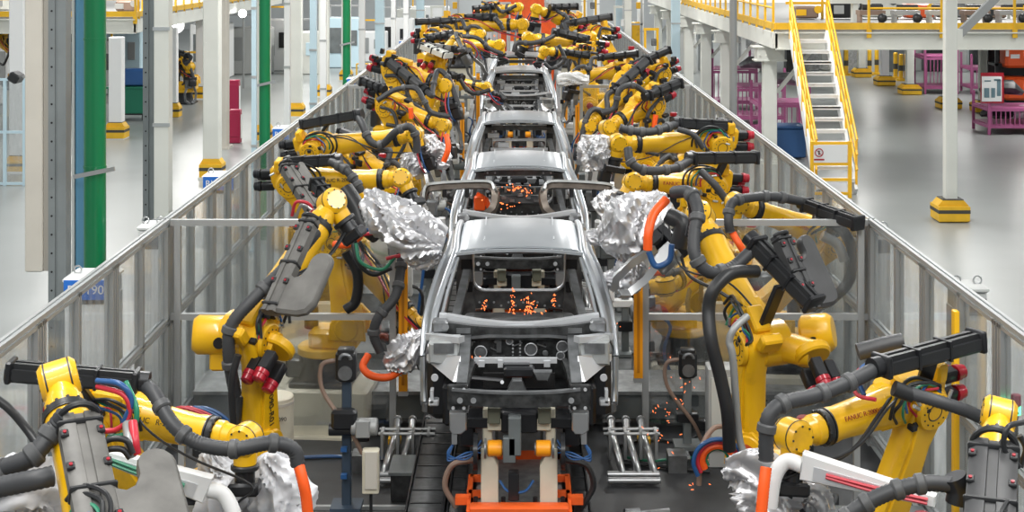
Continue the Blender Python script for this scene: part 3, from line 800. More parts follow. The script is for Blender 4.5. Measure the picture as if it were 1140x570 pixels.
# diagonal brace at top right
t = thing('roof_brace', (10, 31.2, 4.6), 'grey diagonal steel brace rising right from the tall white column', 'brace')
m = MB(); a = at(1066,40,31.3); b = at(1112,-6,31.3); d=(b-a); m.bar(a-d*.02+V((.0,0,0)), b+d*.6, .16, .16); m.build('beam', MOTG, t)
m = MB(); m.box(a+V((.02,0,0)), (.12,.2,.3)); m.build('gusset_plate', OFFW, t)

# ---------------------------------------------------------------- stairs
t = thing('steel_staircase', (7.5, 36, 0), 'white steel staircase with yellow handrails up to the right mezzanine', 'staircase')
ya, za, yb, zb = 34.6, .25, 37.9, MZ-.1; xc0, xc1 = 6.95, 7.85
for x in (xc0, xc1):
    m = MB(); m.poly([V((x+.0, ya, za-.2)), V((x, yb, zb))], .07, .3); m.build('stringer', WHITE, t)
for i in range(13):
    f = (i+.4)/13; y = ya+(yb-ya)*f; z = za+(zb-za)*f
    m = MB(); m.box(V(((xc0+xc1)/2, y, z)), (xc1-xc0-.04, .26, .05)); m.box(V(((xc0+xc1)/2, y-.12, z-.02)), (xc1-xc0-.04, .02, .07)); m.build('tread', WHITE, t)
for x in (xc0-.02, xc1+.02):
    for h in (.35, .7, 1.05):
        m = MB(); m.cyl(V((x, ya-.1, za+h)), V((x, yb, zb+h)), .026, n=8); m.build('handrail', SAFY, t)
    for i in range(7):
        f = i/6; m = MB(); m.box(V((x, ya+(yb-ya)*f, za+(zb-za)*f+.45)), (.05,.05,1.15)); m.build('handrail_post', SAFY, t)
t = thing('stair_gate', (7.5, 34.2, 0), 'yellow tubular gate with white notice board at the foot of the stairs', 'gate')
m = MB()
gx0, gx1 = at(904,0,34.2).x, at(946,0,34.2).x
for x in (gx0, gx1): m.box(V((x,34.2,.65)), (.08,.08,1.3))
for z in (1.26, .78, .42, .1): m.box(V(((gx0+gx1)/2,34.2,z)), (gx1-gx0,.06,.06))
m.build('gate_frame', SAFY, t)
m = MB(); m.box(V(((gx0+gx1)/2-.02,34.15,1.02)), (gx1-gx0-.1,.02,.4)); nb = m.build('notice_board', WHITE, t)
m = MB(); c = V((gx0+.15,34.13,1.05)); m.sweep([c+(X_*math.cos(a)+Z_*math.sin(a))*.09 for a in [2*PI*i/16 for i in range(17)]], .012, 6); m.bar(c+V((-.06,0,.06)), c+V((.06,0,-.06)), .015, .01)
m.box(c+V((0,0,-.16)), (.24,.01,.035)); m.build('prohibition_mark', RED, nb)
m = MB(); m.ball(c+V((0,.004,.03)), .018); m.bar(c+V((0,.004,.02)), c+V((0,.004,-.05)), .03, .01); m.build('pictogram', BLK, nb)
# ---------------------------------------------------------------- car bodies
def rrect(cx, cz, hw, hh, r, y, n=5):
    P = []
    for (sx, sz, a0) in ((1,1,0),(-1,1,PI/2),(-1,-1,PI),(1,-1,3*PI/2)):
        for i in range(n+1):
            a = a0+PI/2*i/n; P.append(V((cx+sx*(hw-r)+r*math.cos(a), y, cz+sz*(hh-r)+r*math.sin(a))))
    return P
def outer_for(inner, x0, x1, z0, z1, y):   # square outline matched point by point to a rounded one
    cx = sum(p.x for p in inner)/len(inner); cz = sum(p.z for p in inner)/len(inner); out = []
    for p in inner:
        dx, dz = p.x-cx, p.z-cz
        k = min((x1-cx)/dx if dx > 1e-6 else (x0-cx)/dx if dx < -1e-6 else 1e9, (z1-cz)/dz if dz > 1e-6 else (z0-cz)/dz if dz < -1e-6 else 1e9)
        out.append(V((cx+dx*k, y, cz+dz*k)))
    return out

def car(dy, label, det=1):
    t = thing('car_body_shell', (0, 16.3+dy, 1.0), label, 'car body', 'bare steel car bodies on the line')
    D = V((0, dy, 0))
    P = lambda px, py, Y: at(px, py, Y)+D
    # roof skin
    m = MB(); nx, ny = 20, 10; vs = []
    for s in (0, 1):
        for j in range(ny+1):
            y = 15.9+1.72*j/ny
            hw = .685-.01*math.sin(PI*j/ny)
            for i in range(nx+1):
                u = -1+2*i/nx
                z = 2.425+.055*(1-u*u)**.8*(1 if abs(u) < 1 else 0)+.035*math.sin(PI*min(1, max(0, j/ny)))
                if abs(abs(u)-.6) < .06 and 1 < j < ny-0: z += .012
                if abs(u) > .93: z -= .035
                vs.append(V((u*hw, y, z-.02*s))+D)
    N = (nx+1)*(ny+1); fs = []
    for j in range(ny):
        for i in range(nx):
            a = j*(nx+1)+i; fs.append((a, a+1, a+nx+2, a+nx+1)); fs.append((N+a, N+a+nx+1, N+a+nx+2, N+a+1))
    bd = [i for i in range(nx)]; 
    def edge(seq):
        for a, b in zip(seq, seq[1:]): fs.append((a, N+a, N+b, b))
    edge(list(range(nx+1))); edge([ny*(nx+1)+i for i in range(nx, -1, -1)]); edge([j*(nx+1)+nx for j in range(ny+1)]); edge([j*(nx+1) for j in range(ny, -1, -1)])
    m.add(vs, fs); m.build('roof_skin', CARS, t, ang=50)
    m = MB(); m.poly([P(x, y, 15.86) for x, y in ((504,283),(540,279.5),(578,278.5),(616,279.5),(652,283))], .04, .03); m.build('windscreen_header', CARS, t)
    m = MB()
    for q in (-.38, .38): m.poly([V((q*1.0, 16.2, 2.487))+D, V((q*1.02, 17.5, 2.5))+D], .014, .02)
    m.build('roof_bead', CARB, t)
    for q in (-1, 1):
        m = MB(); a = [V((q*.905,15.02,1.72)), V((q*.86,15.25,1.95)), V((q*.77,15.6,2.22)), V((q*.69,15.92,2.41)), V((q*.695,16.4,2.45)), V((q*.70,17.1,2.46)), V((q*.69,17.6,2.43))]
        rail_pts = a
        m.sweep([p+D for p in spline(a, 5)], .036, 10, True, None, (1.0, .9)); m.build('side_rail', CARS, t)
        m = MB(); a = [V((q*.985,15.15,1.5)), V((q*.96,15.45,1.86)), V((q*.86,15.85,2.2)), V((q*.77,16.2,2.37)), V((q*.76,16.9,2.40)), V((q*.79,17.45,2.3)), V((q*.9,17.72,1.9)), V((q*.94,17.75,1.1)), V((q*.96,17.4,.98)), V((q*.97,15.3,.98)), V((q*.98,15.12,1.2)), V((q*.985,15.15,1.5))]
        m.sweep([p+D for p in spline(a, 4)], .030, 8, False, None, (1.3, .9)); m.build('door_opening_frame', CARS, t)
        bp = [V((q*.985,15.15,1.5)), V((q*.96,15.45,1.86)), V((q*.86,15.85,2.2)), V((q*.775,16.2,2.36)), V((q*.765,16.9,2.395)), V((q*.79,17.45,2.3))]
        A_, B_ = resample(spline(rail_pts, 5), 24), resample(spline(bp, 5), 24); m = MB(); vs = []; fs = []
        for s_ in (0, 1):
            for u in range(25):
                for w_ in (0, .5, 1): vs.append(A_[u].lerp(B_[u], w_)+D+V((q*(.012 if w_ == .5 else 0)-q*.01*s_,0,.01-.012*s_)))
        for u in range(24):
            for k in (0, 1):
                b = u*3+k; c = (b, b+1, b+4, b+3); fs.append(c if q > 0 else c[::-1]); c2 = tuple(75+i for i in c); fs.append(c2[::-1] if q > 0 else c2)
        m.add(vs, fs); m.build('body_side_panel', CARS, t, ang=60)
        m = MB(); m.poly([p+D for p in [V((q*.74,16.7,2.4)), V((q*.86,16.68,2.0)), V((q*.92,16.65,1.5)), V((q*.94,16.65,1.0))]], .07, .13); m.build('centre_pillar', CARM, t)
        m = MB(); m.box(V((q*.93,16.3,1.0))+D, (.12,2.5,.14), .03); m.build('sill', CARM, t)
        # windscreen pillar inner face
        m = MB(); m.poly([p+D for p in [V((q*.82,15.1,1.78)), V((q*.74,15.45,2.1)), V((q*.655,15.85,2.36))]], .03, .035); m.build('pillar_inner', CARS, t)
        # inner rear quarter with lightening holes
        m = MB(); m.prism([(-.13,1.2),(.12,1.2),(.1,2.4),(-.05,2.4)], V((q*.62,17.28,0))+D, X_*q, Z_, Y_, .05); qd = m.build('rear_quarter_inner', CARI, t)
        m = MB()
        for z in (2.24, 2.0, 1.74): m.box(V((q*.61,17.24,z))+D, (.13,.02,.12), .005)
        m.build('lightening_hole', HOLE, qd, split=True)
        m = MB(); m.poly([p+D for p in [V((q*.78,15.5,1.4)), V((q*.66,16.3,1.75)), V((q*.6,17.1,1.95))]], .09, .06); m.poly([p+D for p in [V((q*.7,15.9,1.3)), V((q*.55,16.8,1.5))]], .1, .05); m.build('side_reinforcement', CARM, t)
    # rear cab wall with window
    inner = rrect(0, 1.98, .545, .30, .15, 17.35)
    m = MB(); m.ringplate([p+D for p in outer_for(inner, -.68, .68, 1.1, 2.42, 17.35)], [p+D for p in inner], V((0,.03,0))); rw = m.build('rear_cab_wall', CARI, t)
    m = MB(); lp = [p+D+V((0,-.02,0)) for p in inner]; m.sweep(lp+[lp[0]], .022, 8, False); m.build('window_flange', CARB, t)
    m = MB()
    for z, h in ((2.29,.05),(2.16,.09)): m.box(V((0,17.3,z))+D, (1.2,.06,h), .01)
    m.build('roof_bow', CARM, t)
    m = MB(); m.box(V((0,17.25,2.22))+D, (1.16,.03,.02)); m.build('roof_bow_edge', CARB, t)
    if det:
        m = MB()
        for i in range(14): m.cyl(V((-.55+i*.085,17.335,1.5+.04*(i % 2)))+D, V((-.55+i*.085,17.33,1.5+.04*(i % 2)))+D, .014, n=8)
        for x in (-.5,-.38,.38,.5): m.cyl(V((x,17.27,2.165))+D, V((x,17.262,2.165))+D, .016, n=8)
        m.build('rivet_row', CARB, rw)
    if not det:
        for k in range(5):
            m = MB(); m.box(V((0,15.3+.33*k,1.45+.14*k))+D, (1.05+.05*(k % 2),.05,.05)); m.box(V((.3-.2*k,15.32+.33*k,1.53+.14*k))+D, (.22,.08,.1), .01); m.build('bright_crossbar', CARB, t)
        m = MB()
        for k in range(4): m.box(V((-.42+.28*k,14.6,1.5))+D, (.12,.3,.05)); m.box(V((-.42+.28*k,14.3,1.36))+D, (.08,.05,.16))
        m.build('bright_bracket', CARB, t)
    # floor pan, ribbed
    m = MB(); m.box(V((0,16.2,1.06))+D, (1.8,2.3,.04))
    for i in range(12): m.box(V((-.77+i*.14,16.5,1.10))+D, (.05,1.5,.05))
    m.box(V((0,16.2,1.2))+D, (.3,2.2,.2), .05); m.box(V((0,16.85,1.3))+D, (1.3,.5,.38), .05)
    for i in range(18): m.box(V((-.6+i*.07,16.59,1.35))+D, (.022,.03,.3))
    m.build('floor_pan', CARI, t)
    # cowl
    m = MB(); pts = [P(x, y, 15.0) for x, y in ((489,353),(500,354),(530,359),(555,362),(578,363),(601,362),(626,359),(656,354),(667,353))]
    m.poly(spline(pts, 3), .10, .075); m.box(P(578,364,14.98), (.28,.08,.06)); m.build('cowl_top', CARB, t)
    m = MB(); m.poly(spline([P(x, y, 14.9) for x, y in ((492,364),(530,369),(578,371),(626,369),(664,364))], 3), .06, .12); m.build('cowl_lower', CARD, t)
    m = MB(); m.poly([P(x, y, 14.86) for x, y in ((512,377),(545,374),(578,374.5),(611,374),(645,377))], .03, .025); m.build('firewall_flange', CARM, t)
    m = MB(); m.box(V((0,14.97,1.52))+D, (1.5,.04,.66)); fw = m.build('firewall', CARD, t)
    m = MB()
    for px, py, r in ((535,392,.06),(591,389,.06),(626,386,.055),(567,380,.03),(523,382,.035),(624,396,.04),(607,393,.03),(552,380,.02)):
        c = P(px, py, 14.94); m.cyl(c, c-V((0,.02,0)), r, n=20, bev=.006); m.cyl(c-V((0,.02,0)), c-V((0,.024,0)), r*.55, n=16)
    m.box(P(555.5,385,14.93), (.05,.02,.13)); m.box(P(555,396.5,14.93), (.13,.02,.015))
    for i in range(6): m.cyl(P(571,380+i*4,14.94), P(571,380+i*4,14.93), .012, n=6); m.cyl(P(579,380+i*4,14.94), P(579,380+i*4,14.93), .012, n=6)
    m.build('pressed_boss', CARM, fw, split=True)
    rr = random.Random(7); m = MB()
    for i in range(26): c = P(rr.uniform(516,640), rr.uniform(378,399), 14.94); m.cyl(c, c-V((0,.008,0)), rr.uniform(.007,.016), n=8)
    m.build('punched_holes', HOLE, fw)
    m = MB()
    for i in range(5): c0 = P(520+i*26, 380+(i*7)%9, 14.93); m.bar(c0, c0+V((rr.uniform(.08,.16),0,rr.uniform(-.06,.06))), .012)
    m.build('pressed_rib', CARM, fw, split=True)
    m = MB(); c = P(535,399,14.92); m.sweep([c+(X_*math.cos(a)+Z_*math.sin(a))*.065 for a in [PI+PI*i/10 for i in range(11)]], .01, 6); m.build('bright_bracket', CARB, fw)
    m = MB()
    for px, py, r in ((535,392,.062),(591,389,.062),(626,386,.057),(567,380,.032),(624,396,.04)):
        c = P(px, py, 14.915); m.sweep([c+(X_*math.cos(a)+Z_*math.sin(a))*r for a in [2*PI*i/18 for i in range(19)]], .006, 5, False)
    m.build('boss_highlight_rim', CARB, fw)  # bright rings paint highlights round the firewall bosses
    m = MB(); m.box(P(578,409,14.75), (.62,.05,.22)); m.box(P(578,423,14.55), (.7,.05,.14)); m.build('bay_shade_panel', HOLE, t)  # black sheets standing in for the shade behind the bumper
    # aprons, strut towers, gussets, rails
    for q in (-1, 1):
        fx = lambda px: 578+q*(578-px) if q > 0 else px
        G = lambda px, py, Y: P(fx(px), py, Y)
        m = MB(); m.box(G(490,362,14.9), (.16,.2,.12), .02); m.cyl(G(496,364,14.78), G(496,364,14.74), .035, n=14); m.box(G(516,367,14.9), (.14,.1,.05)); m.build('hinge_bracket', CARM, t)
        m = MB(); m.poly([G(478,374,14.85), G(497,376.5,14.6), G(514,378,14.5)], .10, .06); m.build('apron_top', CARB, t)
        m = MB(); m.prism([(-.15,-.11),(.15,-.13),(.15,.11),(-.15,.09)], G(495,388,14.65), X_, Z_, Y_, .3, .02); tw = m.build('strut_tower', PLATEM, t)
        m = MB(); m.box(G(494,388,14.49), (.2,.01,.1), .0); m.build('tower_recess', CARM, tw)
        m = MB(); m.add([G(475,394,14.7), G(513,396,14.35), G(512,425,14.25), G(504,425,14.25), G(475,401,14.7), G(475,394,14.8), G(513,396,14.45), G(512,425,14.35), G(504,425,14.35), G(475,401,14.8)],
            [(0,1,2,3,4), (9,8,7,6,5), (0,5,6,1), (1,6,7,2), (2,7,8,3), (3,8,9,4), (4,9,5,0)]); m.build('apron_gusset', CARB, t)
        m = MB(); m.box(V((q*.80,15.0,1.28))+D, (.24,.5,.62), .06); m.box(V((q*.70,14.7,1.2))+D, (.1,.5,.4), .03); wh = m.build('wheelhouse', BLK2, t)
        m = MB(); c = G(484,420,14.28); m.cyl(c, c-V((0,.02,0)), .035, n=12); m.box(G(483,447,14.4), (.1,.12,.06), .01); m.box(G(481,440,14.4), (.03,.12,.12)); m.build('foot_bracket', CARB, wh)
        m = MB(); m.poly([G(519,378,14.9), G(517,405,14.4), G(514,432,13.98)], .1, .12); m.build('front_rail', CARM, t)
        m = MB(); m.poly([G(528,402,14.5), G(523,415,14.25), G(519,432,14.0)], .05, .06); m.build('rail_brace', CARD, t)
        m = MB(); m.box(G(509.5,442,13.86), (.19,.04,.24), .01); ep = m.build('bumper_mount_plate', CARD, t)
        m = MB()
        for dx in (-6, 6):
            for py in (433.5, 454): c = G(510.5+dx, py, 13.83); m.cyl(c, c-V((0,.015,0)), .016, n=10)
        m.build('bolt', CARB, ep, split=True)
    m = MB(); m.poly([P(528,401,14.45), P(620,401,14.45)], .05, .05); m.box(P(536,405,14.42), (.06,.02,.06)); m.box(P(557,405,14.42), (.05,.02,.07)); m.box(P(609,405,14.42), (.06,.02,.06)); m.build('latch_crossbar', CARB, t)
    m = MB(); m.box(V((0,14.7,1.27))+D, (1.0,.4,.14), .03); m.box(P(578,413,14.35), (.3,.15,.1), .02); m.cyl(P(525,421,14.2), P(560,424,14.2), .025, n=8); m.box(P(575,407,14.4), (.25,.1,.05)); m.build('front_subframe', BLK2, t)
    m = MB(); m.prism([(-.11,-.07),(.11,-.07),(.05,.08),(-.04,.08)], P(575,431,14.2), X_, Z_, Y_, .1, .01); m.prism([(-.09,.04),(.09,.04),(.05,-.05),(-.05,-.05)], P(604,417,14.2), X_, Z_, Y_, .08, .008); m.build('bright_stiffener', CARM, t)
    m = MB(); m.cyl(P(559,425.5,14.12), P(559,425.5,14.09), .018, n=10); m.build('bright_stud', CARB, t)
    m = MB(); pts = [P(x, y, 13.86) for x, y in ((503,441),(540,444),(578,445),(616,444),(646,441))]
    m.poly(spline(pts, 4), .1, .12); bb = m.build('bumper_beam', CARD, t)
    m = MB(); m.poly(spline([p+V((0,-.03,.075)) for p in pts], 4), .06, .022); m.build('beam_edge', CARM, bb)
    m = MB()
    for px in (512,527,636): m.cyl(P(px,446,13.79), P(px,446,13.775), .028, n=12)
    m.build('beam_boss', CARM, bb)
    return t
PLATEM = mat('light_pressed_steel', (.46,.48,.48), .42, metal=.4, var=.2, vscale=6)

def car_at(n, dy, label, det=1): return car(dy, label, det)
PITCH = 6.1
car(0, 'front bare steel car body with empty windscreen opening and exposed engine bay')
car(PITCH, 'second bare steel car body, between the two horizontal frame grippers', 1)
car(2*PITCH, 'third bare steel car body with a white pedestal fixture seen through it', 0)
car(4*PITCH, 'fourth bare steel car body, engine bay visible above the third roof', 0)
car(5*PITCH, 'fifth and furthest bare steel car body, in front of the orange curtain', 0)

# ---------------------------------------------------------------- carriers under the bodies
def carrier(dy, label):
    t = thing('body_carrier', (0, 14.5+dy, 0), label, 'carrier', 'orange and cream body carriers')
    D = V((0, dy, 0)); P = lambda px, py, Y: at(px, py, Y)+D
    m = MB(); m.box(V((0,13.80,.41))+D, (.92,.16,.14), .01)
    for q in (-1, 1):
        m.box(V((q*.475,14.2,.42))+D, (.03,1.0,.07)); m.box(V((q*.54,14.05,.44))+D, (.13,.1,.07))
        for yy in (14.2, 14.62): m.box(V((q*.40,yy,.44))+D, (.17,.05,.06))
        m.box(V((q*.475,14.41,.44))+D, (.05,.47,.06))
    m.box(V((0,15.4,.42))+D, (.98,.12,.1)); m.build('orange_frame', ORPL, t)
    m = MB(); m.box(P(578,463,14.6), (.62,.08,.05)); m.build('rear_orange_bar', ORPL, t)
    m = MB(); m.box(V((0,14.7,.33))+D, (.84,1.6,.1)); m.build('bed_plate', BEAMT, t)
    for q in (-1, 1):
        fx = lambda px: 578+q*(578-px) if q > 0 else px
        x = q*.21
        m = MB(); cx = P(fx(545),0,14.0).x
        m.prism([(-.08,.36),(.085,.36),(.085,.80),(.0,.96),(-.08,.96)] if q < 0 else [(-.085,.36),(.08,.36),(.08,.96),(0,.96),(-.085,.80)], V((cx,14.0,0))+D, X_, Z_, Y_, .14, .008)
        m.box(V((cx-q*-.0+q*.02,14.12,1.05))+D, (.09,.12,.5), .01); m.box(V((cx-q*.05,14.08,1.16))+D, (.14,.14,.12), .01)
        m.build('cream_pedestal', CREAM, t)
        m = MB(); c = P(fx(551),499,13.95); m.cyl(c+V((-.07,0,0)), c+V((.07,0,0)), .075, n=20, bev=.01); mo = m.build('amber_motor', YORM, t)
        m = MB(); m.cyl(c+V((q*.10,0,0)), c+V((q*.08,0,0)), .09, n=20); m.cyl(c+V((-q*.07,0,0)), c+V((-q*.085,0,0)), .06, n=16); m.build('motor_end_cap', CARM, mo)
        m = MB(); m.cyl(V((q*.39,13.98,.92))+D, V((q*.43,13.98,.92))+D, .17, n=20); m.build('drive_disc', BLK2, t)
        m = MB(); m.box(V((q*.34,14.2,1.16))+D, (.3,.3,.1), .01); m.box(V((q*.5,14.25,1.03))+D, (.16,.2,.26), .02); m.build('locking_head', BLK2, t)
        m = MB(); m.box(P(fx(550),461,14.0), (.12,.12,.16), .01); m.build('olive_cover', OLIVE, t)
        m = MB(); m.prism([(-.08,.1),(.08,.1),(.08,-.06),(.03,-.1),(-.05,-.1),(-.08,-.06)], P(fx(510),470,13.9), X_, Z_, Y_, .1, .01); m.box(P(fx(506),485,13.9), (.05,.08,.14)); m.build('support_bracket', MATS['brushed_tube'], t)
        for k in range(3):
            m = MB(); c0 = P(fx(506),492,13.9); m.hose([c0, c0+V((q*.06,-.05,-.10-.03*k)), c0+V((-q*.12,0,-.16+.03*k)), c0+V((-q*.25,.05,-.06*k))], .009, 6, 6); m.build('blue_hose', BLUE, t)
        m = MB(); c0 = P(fx(527),512,14.1); m.hose([c0, c0+V((q*.2,0,-.05)), c0+V((q*.27,0,-.25)), c0+V((q*.16,0,-.45))], .028, 8, 6); m.build('cable_bundle', BUNDLE if q < 0 else BLK, t)
        m = MB()
        for dx in (-.13, .13): m.cyl(V((cx+dx,13.95,.36))+D, V((cx+dx,13.95,.5))+D, .022, n=8); m.box(V((cx+dx,13.95,.4))+D, (.06,.05,.03))
        m.build('clamping_screw', BLK2, t, split=True)
    m = MB(); m.box(P(573,484,13.9), (.12,.14,.36), .01); m.box(P(567,500,13.88), (.12,.1,.24), .01); m.build('centre_post', BEAM, t)
    m = MB(); m.box(P(572,540,13.95), (.1,.14,.26), .01); m.box(P(578,468,14.1), (.36,.2,.2), .02); m.build('centre_mast', BLK2, t)
    m = MB(); m.hose([P(556,535,13.95), P(566,547,13.9), P(584,547,13.9), P(594,535,13.95)], .012, 6); m.build('hanging_hose', BLUE, t)
    m = MB(); m.box(V((0,15.6,.65))+D, (.5,.5,.66), .03); m.box(V((0,16.6,.6))+D, (1.1,.3,.4), .03)
    for q in (-1, 1): m.box(V((q*.45,16.9,.65))+D, (.12,.12,.62)); m.box(V((q*.45,15.4,.65))+D, (.12,.12,.62))
    m.build('rear_support', CARM, t, split=True)
    return t
carrier(0, 'orange and cream pedestal carrier under the front car body')
carrier(PITCH, 'orange and cream pedestal carrier under the second car body')
carrier(2*PITCH, 'orange and cream pedestal carrier under the third car body')
carrier(3*PITCH+.3, 'empty orange and cream pedestal carrier seen through the third car body')
carrier(4*PITCH, 'orange and cream pedestal carrier under the fourth car body')
carrier(5*PITCH, 'orange and cream pedestal carrier under the furthest car body')

# centre rails
for xc, w, lb in ((-.90,.34,'wide worn dark conveyor rail left of the carriers'),(-.60,.16,'narrow worn rail between the wide rail and the carriers'),(.60,.14,'narrow worn rail close to the right of the carriers')):
    t = thing('skid_rail', (xc, 40, 0), lb, 'rail')
    m = MB(); m.box(V((xc, 40, .16)), (w, 58, .30), .01); m.build('rail_bed', TRACK, t)
    for q in (-1, 1):
        m = MB(); m.box(V((xc+q*w*.53, 40, .17)), (.015, 58, .33)); m.build('side_flange', BLK2, t)
    for i in range(60):
        m = MB(); m.box(V((xc, 11.5+i*.35, .312)), (w*.9, .02, .01)); m.build('slat', BLK2, t)
# ---------------------------------------------------------------- pipes, stands and small equipment in the cells
def pipe_rack(sd, y, label):
    t = thing('pipe_manifold', (sd*1.25, y, 0), label, 'pipes', 'bright floor pipe manifolds')
    x0 = sd*1.05
    for k in range(3):
        m = MB(); x = x0+sd*.17*k
        m.hose([V((x,y+.75,.28)), V((x,y+.45,.22)), V((x+sd*.03,y-.35,.16)), V((x+sd*.04,y-.5,.1))], .04, 12, 5); m.cyl(V((x,y+.78,.28)), V((x,y+.72,.28)), .05, n=12); m.build('riser_pipe', CHROME, t)
    for k in range(2):
        m = MB(); m.cyl(V((x0-sd*.12,y-.5-.1*k,.1-.03*k)), V((x0+sd*.44,y-.5-.1*k,.1-.03*k)), .035, n=12, bev=.008); m.build('cross_pipe', CHROME, t)
    m = MB(); m.cyl(V((x0-sd*.12,y+.28,.33)), V((x0+sd*.5,y+.28,.33)), .018, n=8); m.cyl(V((x0-sd*.12,y+.12,.33)), V((x0+sd*.5,y+.12,.33)), .018, n=8)
    for k in range(4): m.box(V((x0+sd*(.17*k-.05),y+.2,.2)), (.03,.2,.3))
    m.build('clamp_bar', ALU, t)
    m = MB()
    for k in range(3): m.cyl(V((x0+sd*.6,y-.15+.08*k,.15)), V((x0+sd*.8,y-.15+.08*k,.15)), .03, n=8)
    m.box(V((x0+sd*.66,y-.1,.1)), (.2,.25,.2)); m.build('valve_block', CARM, t)
pipe_rack(-1, 16.2, 'bundle of bright pipes on the dark floor left of the track')
pipe_rack(1, 16.2, 'bundle of bright pipes on the dark floor right of the track')
pipe_rack(-1, 20.2, 'bundle of bright pipes behind the duct on the left')
pipe_rack(1, 23.5, 'bundle of bright pipes behind the duct on the right beside the second car body')

def stand(px, py0, py1, Y, label, motor=False, panel=False, m_=BLK2, cable=BUNDLE, sg=1, sc=1.):
    a = at(px, py1, Y); z0 = max(.012, a.z); b = at(px, py0, Y); x = a.x
    t = thing('camera_stand', (x, Y, z0), label, 'sensor stand', 'vision sensor stands beside the line')
    m = MB(); m.box(V((x,Y,(z0+b.z)/2-.08)), (.09,.09,b.z-z0-.16), .008); m.box(V((x,Y,z0+.02)), (.3,.3,.04)); m.build('column', STEELC if not motor else mat('navy_steel', (.05,.075,.11), .4, metal=.3), t)
    m = MB(); m.box(V((x,Y-.04,b.z-.12*sc)), (.2*sc,.16*sc,.3*sc), .03); m.box(V((x,Y-.04,b.z+.03)), (.16*sc,.14*sc,.05), .01); hd = m.build('sensor_head', BLK, t)
    m = MB(); m.cyl(V((x,Y-.13*sc,b.z-.17*sc)), V((x,Y-.15*sc,b.z-.17*sc)), .07*sc, n=18); m.sweep([V((x+.055*math.cos(k)*sc,Y-.13*sc,b.z-.04*sc+.05*math.sin(k)*sc)) for k in [PI*j/8 for j in range(9)]], .018, 8); m.build('lens', CARM, hd)
    m = MB(); m.hose([V((x-sg*.08,Y-.05,b.z-.06)), V((x-sg*.24,Y-.05,b.z-.12)), V((x-sg*.22,Y-.06,b.z-.38)), V((x+sg*.05,Y-.1,b.z-.75)), V((x+sg*.16,Y-.06,b.z-.98))], .022, 8); m.build('cable', cable, t)
    m = MB(); m.box(V((x,Y,b.z-.72)), (.24,.16,.1), .01); m.box(V((x+sg*.15,Y-.03,b.z-.80)), (.16,.12,.12), .01); m.build('bracket', BLK2, t)
    return t, V((x, Y, b.z))
t, c = stand(386, 392, 565, 14.6, 'black sensor head on a navy column left of the front car body, with side motor', True, sg=1)
m = MB(); p = at(407,475,14.5); m.cyl(p-V((.14,0,0)), p+V((.12,0,0)), .085, n=18, bev=.012); m.box(p-V((.02,.05,0)), (.14,.1,.17), .01); m.build('grey_motor', MOTG, t)
m = MB(); p = at(372,478,14.5); m.cyl(p-V((.05,0,0)), p+V((.2,0,0)), .06, n=14); m.box(p+V((.1,0,.1)), (.25,.15,.2), .03); m.build('drive_unit', BLK2, t)
m = MB()
for z in (470,500,530): m.box(at(383,z,14.5), (.06,.06,.04))
m.build('cable_tie', BLUE, t)
t, c = stand(765, 392, 497, 16.6, 'black sensor head on a grey column right of the front car body', sg=1)
t, c = stand(750, 326, 392, 20.5, 'grey sensor head on a stand behind the right cross fence', m_=CARM, sg=1)
t, c = stand(427, 370, 400, 19.5, 'sensor stand behind the left light curtain', sg=-1)
# beige panel
t = thing('junction_box', at(413,560,14.3), 'beige sheet metal junction box on a thin leg in front of the left pipes', 'box')
m = MB(); m.box(at(413,524,14.3), (.16,.12,.42), .01); m.build('enclosure', CREAM, t)
m = MB(); p = at(413,548,14.3); m.cyl(V((p.x,14.3,p.z)), V((p.x,14.3,.012)), .015, n=8); m.cyl(V((p.x,14.3,.012)), V((p.x,14.3,.03)), .08); m.build('leg', BLK, t)
m = MB(); m.box(at(413,524,14.23), (.12,.012,.36), .004); m.build('cover_plate', BEIGE, t)
# wooden like block and floor trims
t = thing('step_plate', at(445,530,15.3), 'dark steel step block between the left pipes and the track', 'step')
m = MB(); c = at(448,520,15.3); m.box(V((c.x,15.4,.15)), (.22,.5,.28), .01); m.build('block', TRACK, t)
m = MB(); m.box(V((c.x,15.4,.30)), (.26,.55,.03)); m.build('tread', BEAM, t)
m = MB(); m.box(V((-1.9,14.95,.03)), (1.5,.05,.035)); m.build('floor_strip', ALU); tag(bpy.data.objects['floor_strip'], 'bright metal strip lying across the black floor at the bottom left', 'strip')
m = MB(); m.hose([V((.9,14.7,.04)), V((1.2,14.75,.04)), V((1.5,14.8,.05))], .03, 8); m.cyl(V((1.05,14.72,.05)), V((1.2,14.75,.05)), .05); o = m.build('floor_shaft', CARM); tag(o, 'short greased shaft lying on the black floor near the right track', 'shaft')
# cables on the floor
for i, (pts, r, mt, lb) in enumerate(((((690,518),(720,520),(750,524),(790,528)), .02, BLK, 'black cable lying over the right black floor towards the blue hose loops'),
      (((700,512),(730,516),(770,512),(800,520)), .015, GRNT, 'thin green cable beside the black cable on the right floor'),
      (((330,512),(370,511),(400,514),(430,512)), .02, BLUE, 'dark blue hose lying on the floor left of the pipes'),
      (((690,500),(730,492),(770,495),(790,488)), .018, BLK, 'black cable along the foot of the right duct'))):
    m = MB(); m.hose([V((at(px,py,16).x, 5.6*F/(py-HY)*.999, .035)) for px, py in pts], r, 8); o = m.build('floor_cable', mt); tag(o, lb, 'cable')
t = thing('hose_coil', at(795,510,15.0), 'blue, pink and orange hose loops beside the silver covered gun at lower right', 'hoses')
for k, (mt, r, rr_) in enumerate(((BLUE,.30,.022),(REDT,.25,.02),(ORG,.19,.035),(GRNT,.14,.02))):
    c = at(800,515,14.2); m = MB()
    m.hose([c+V((-r*math.cos(a)*.8, .03*k, r*math.sin(a)*.75)) for a in [-.6+ (PI+.9)*j/7 for j in range(8)]], rr_, 8, 5); m.build('hose_loop', mt, t)
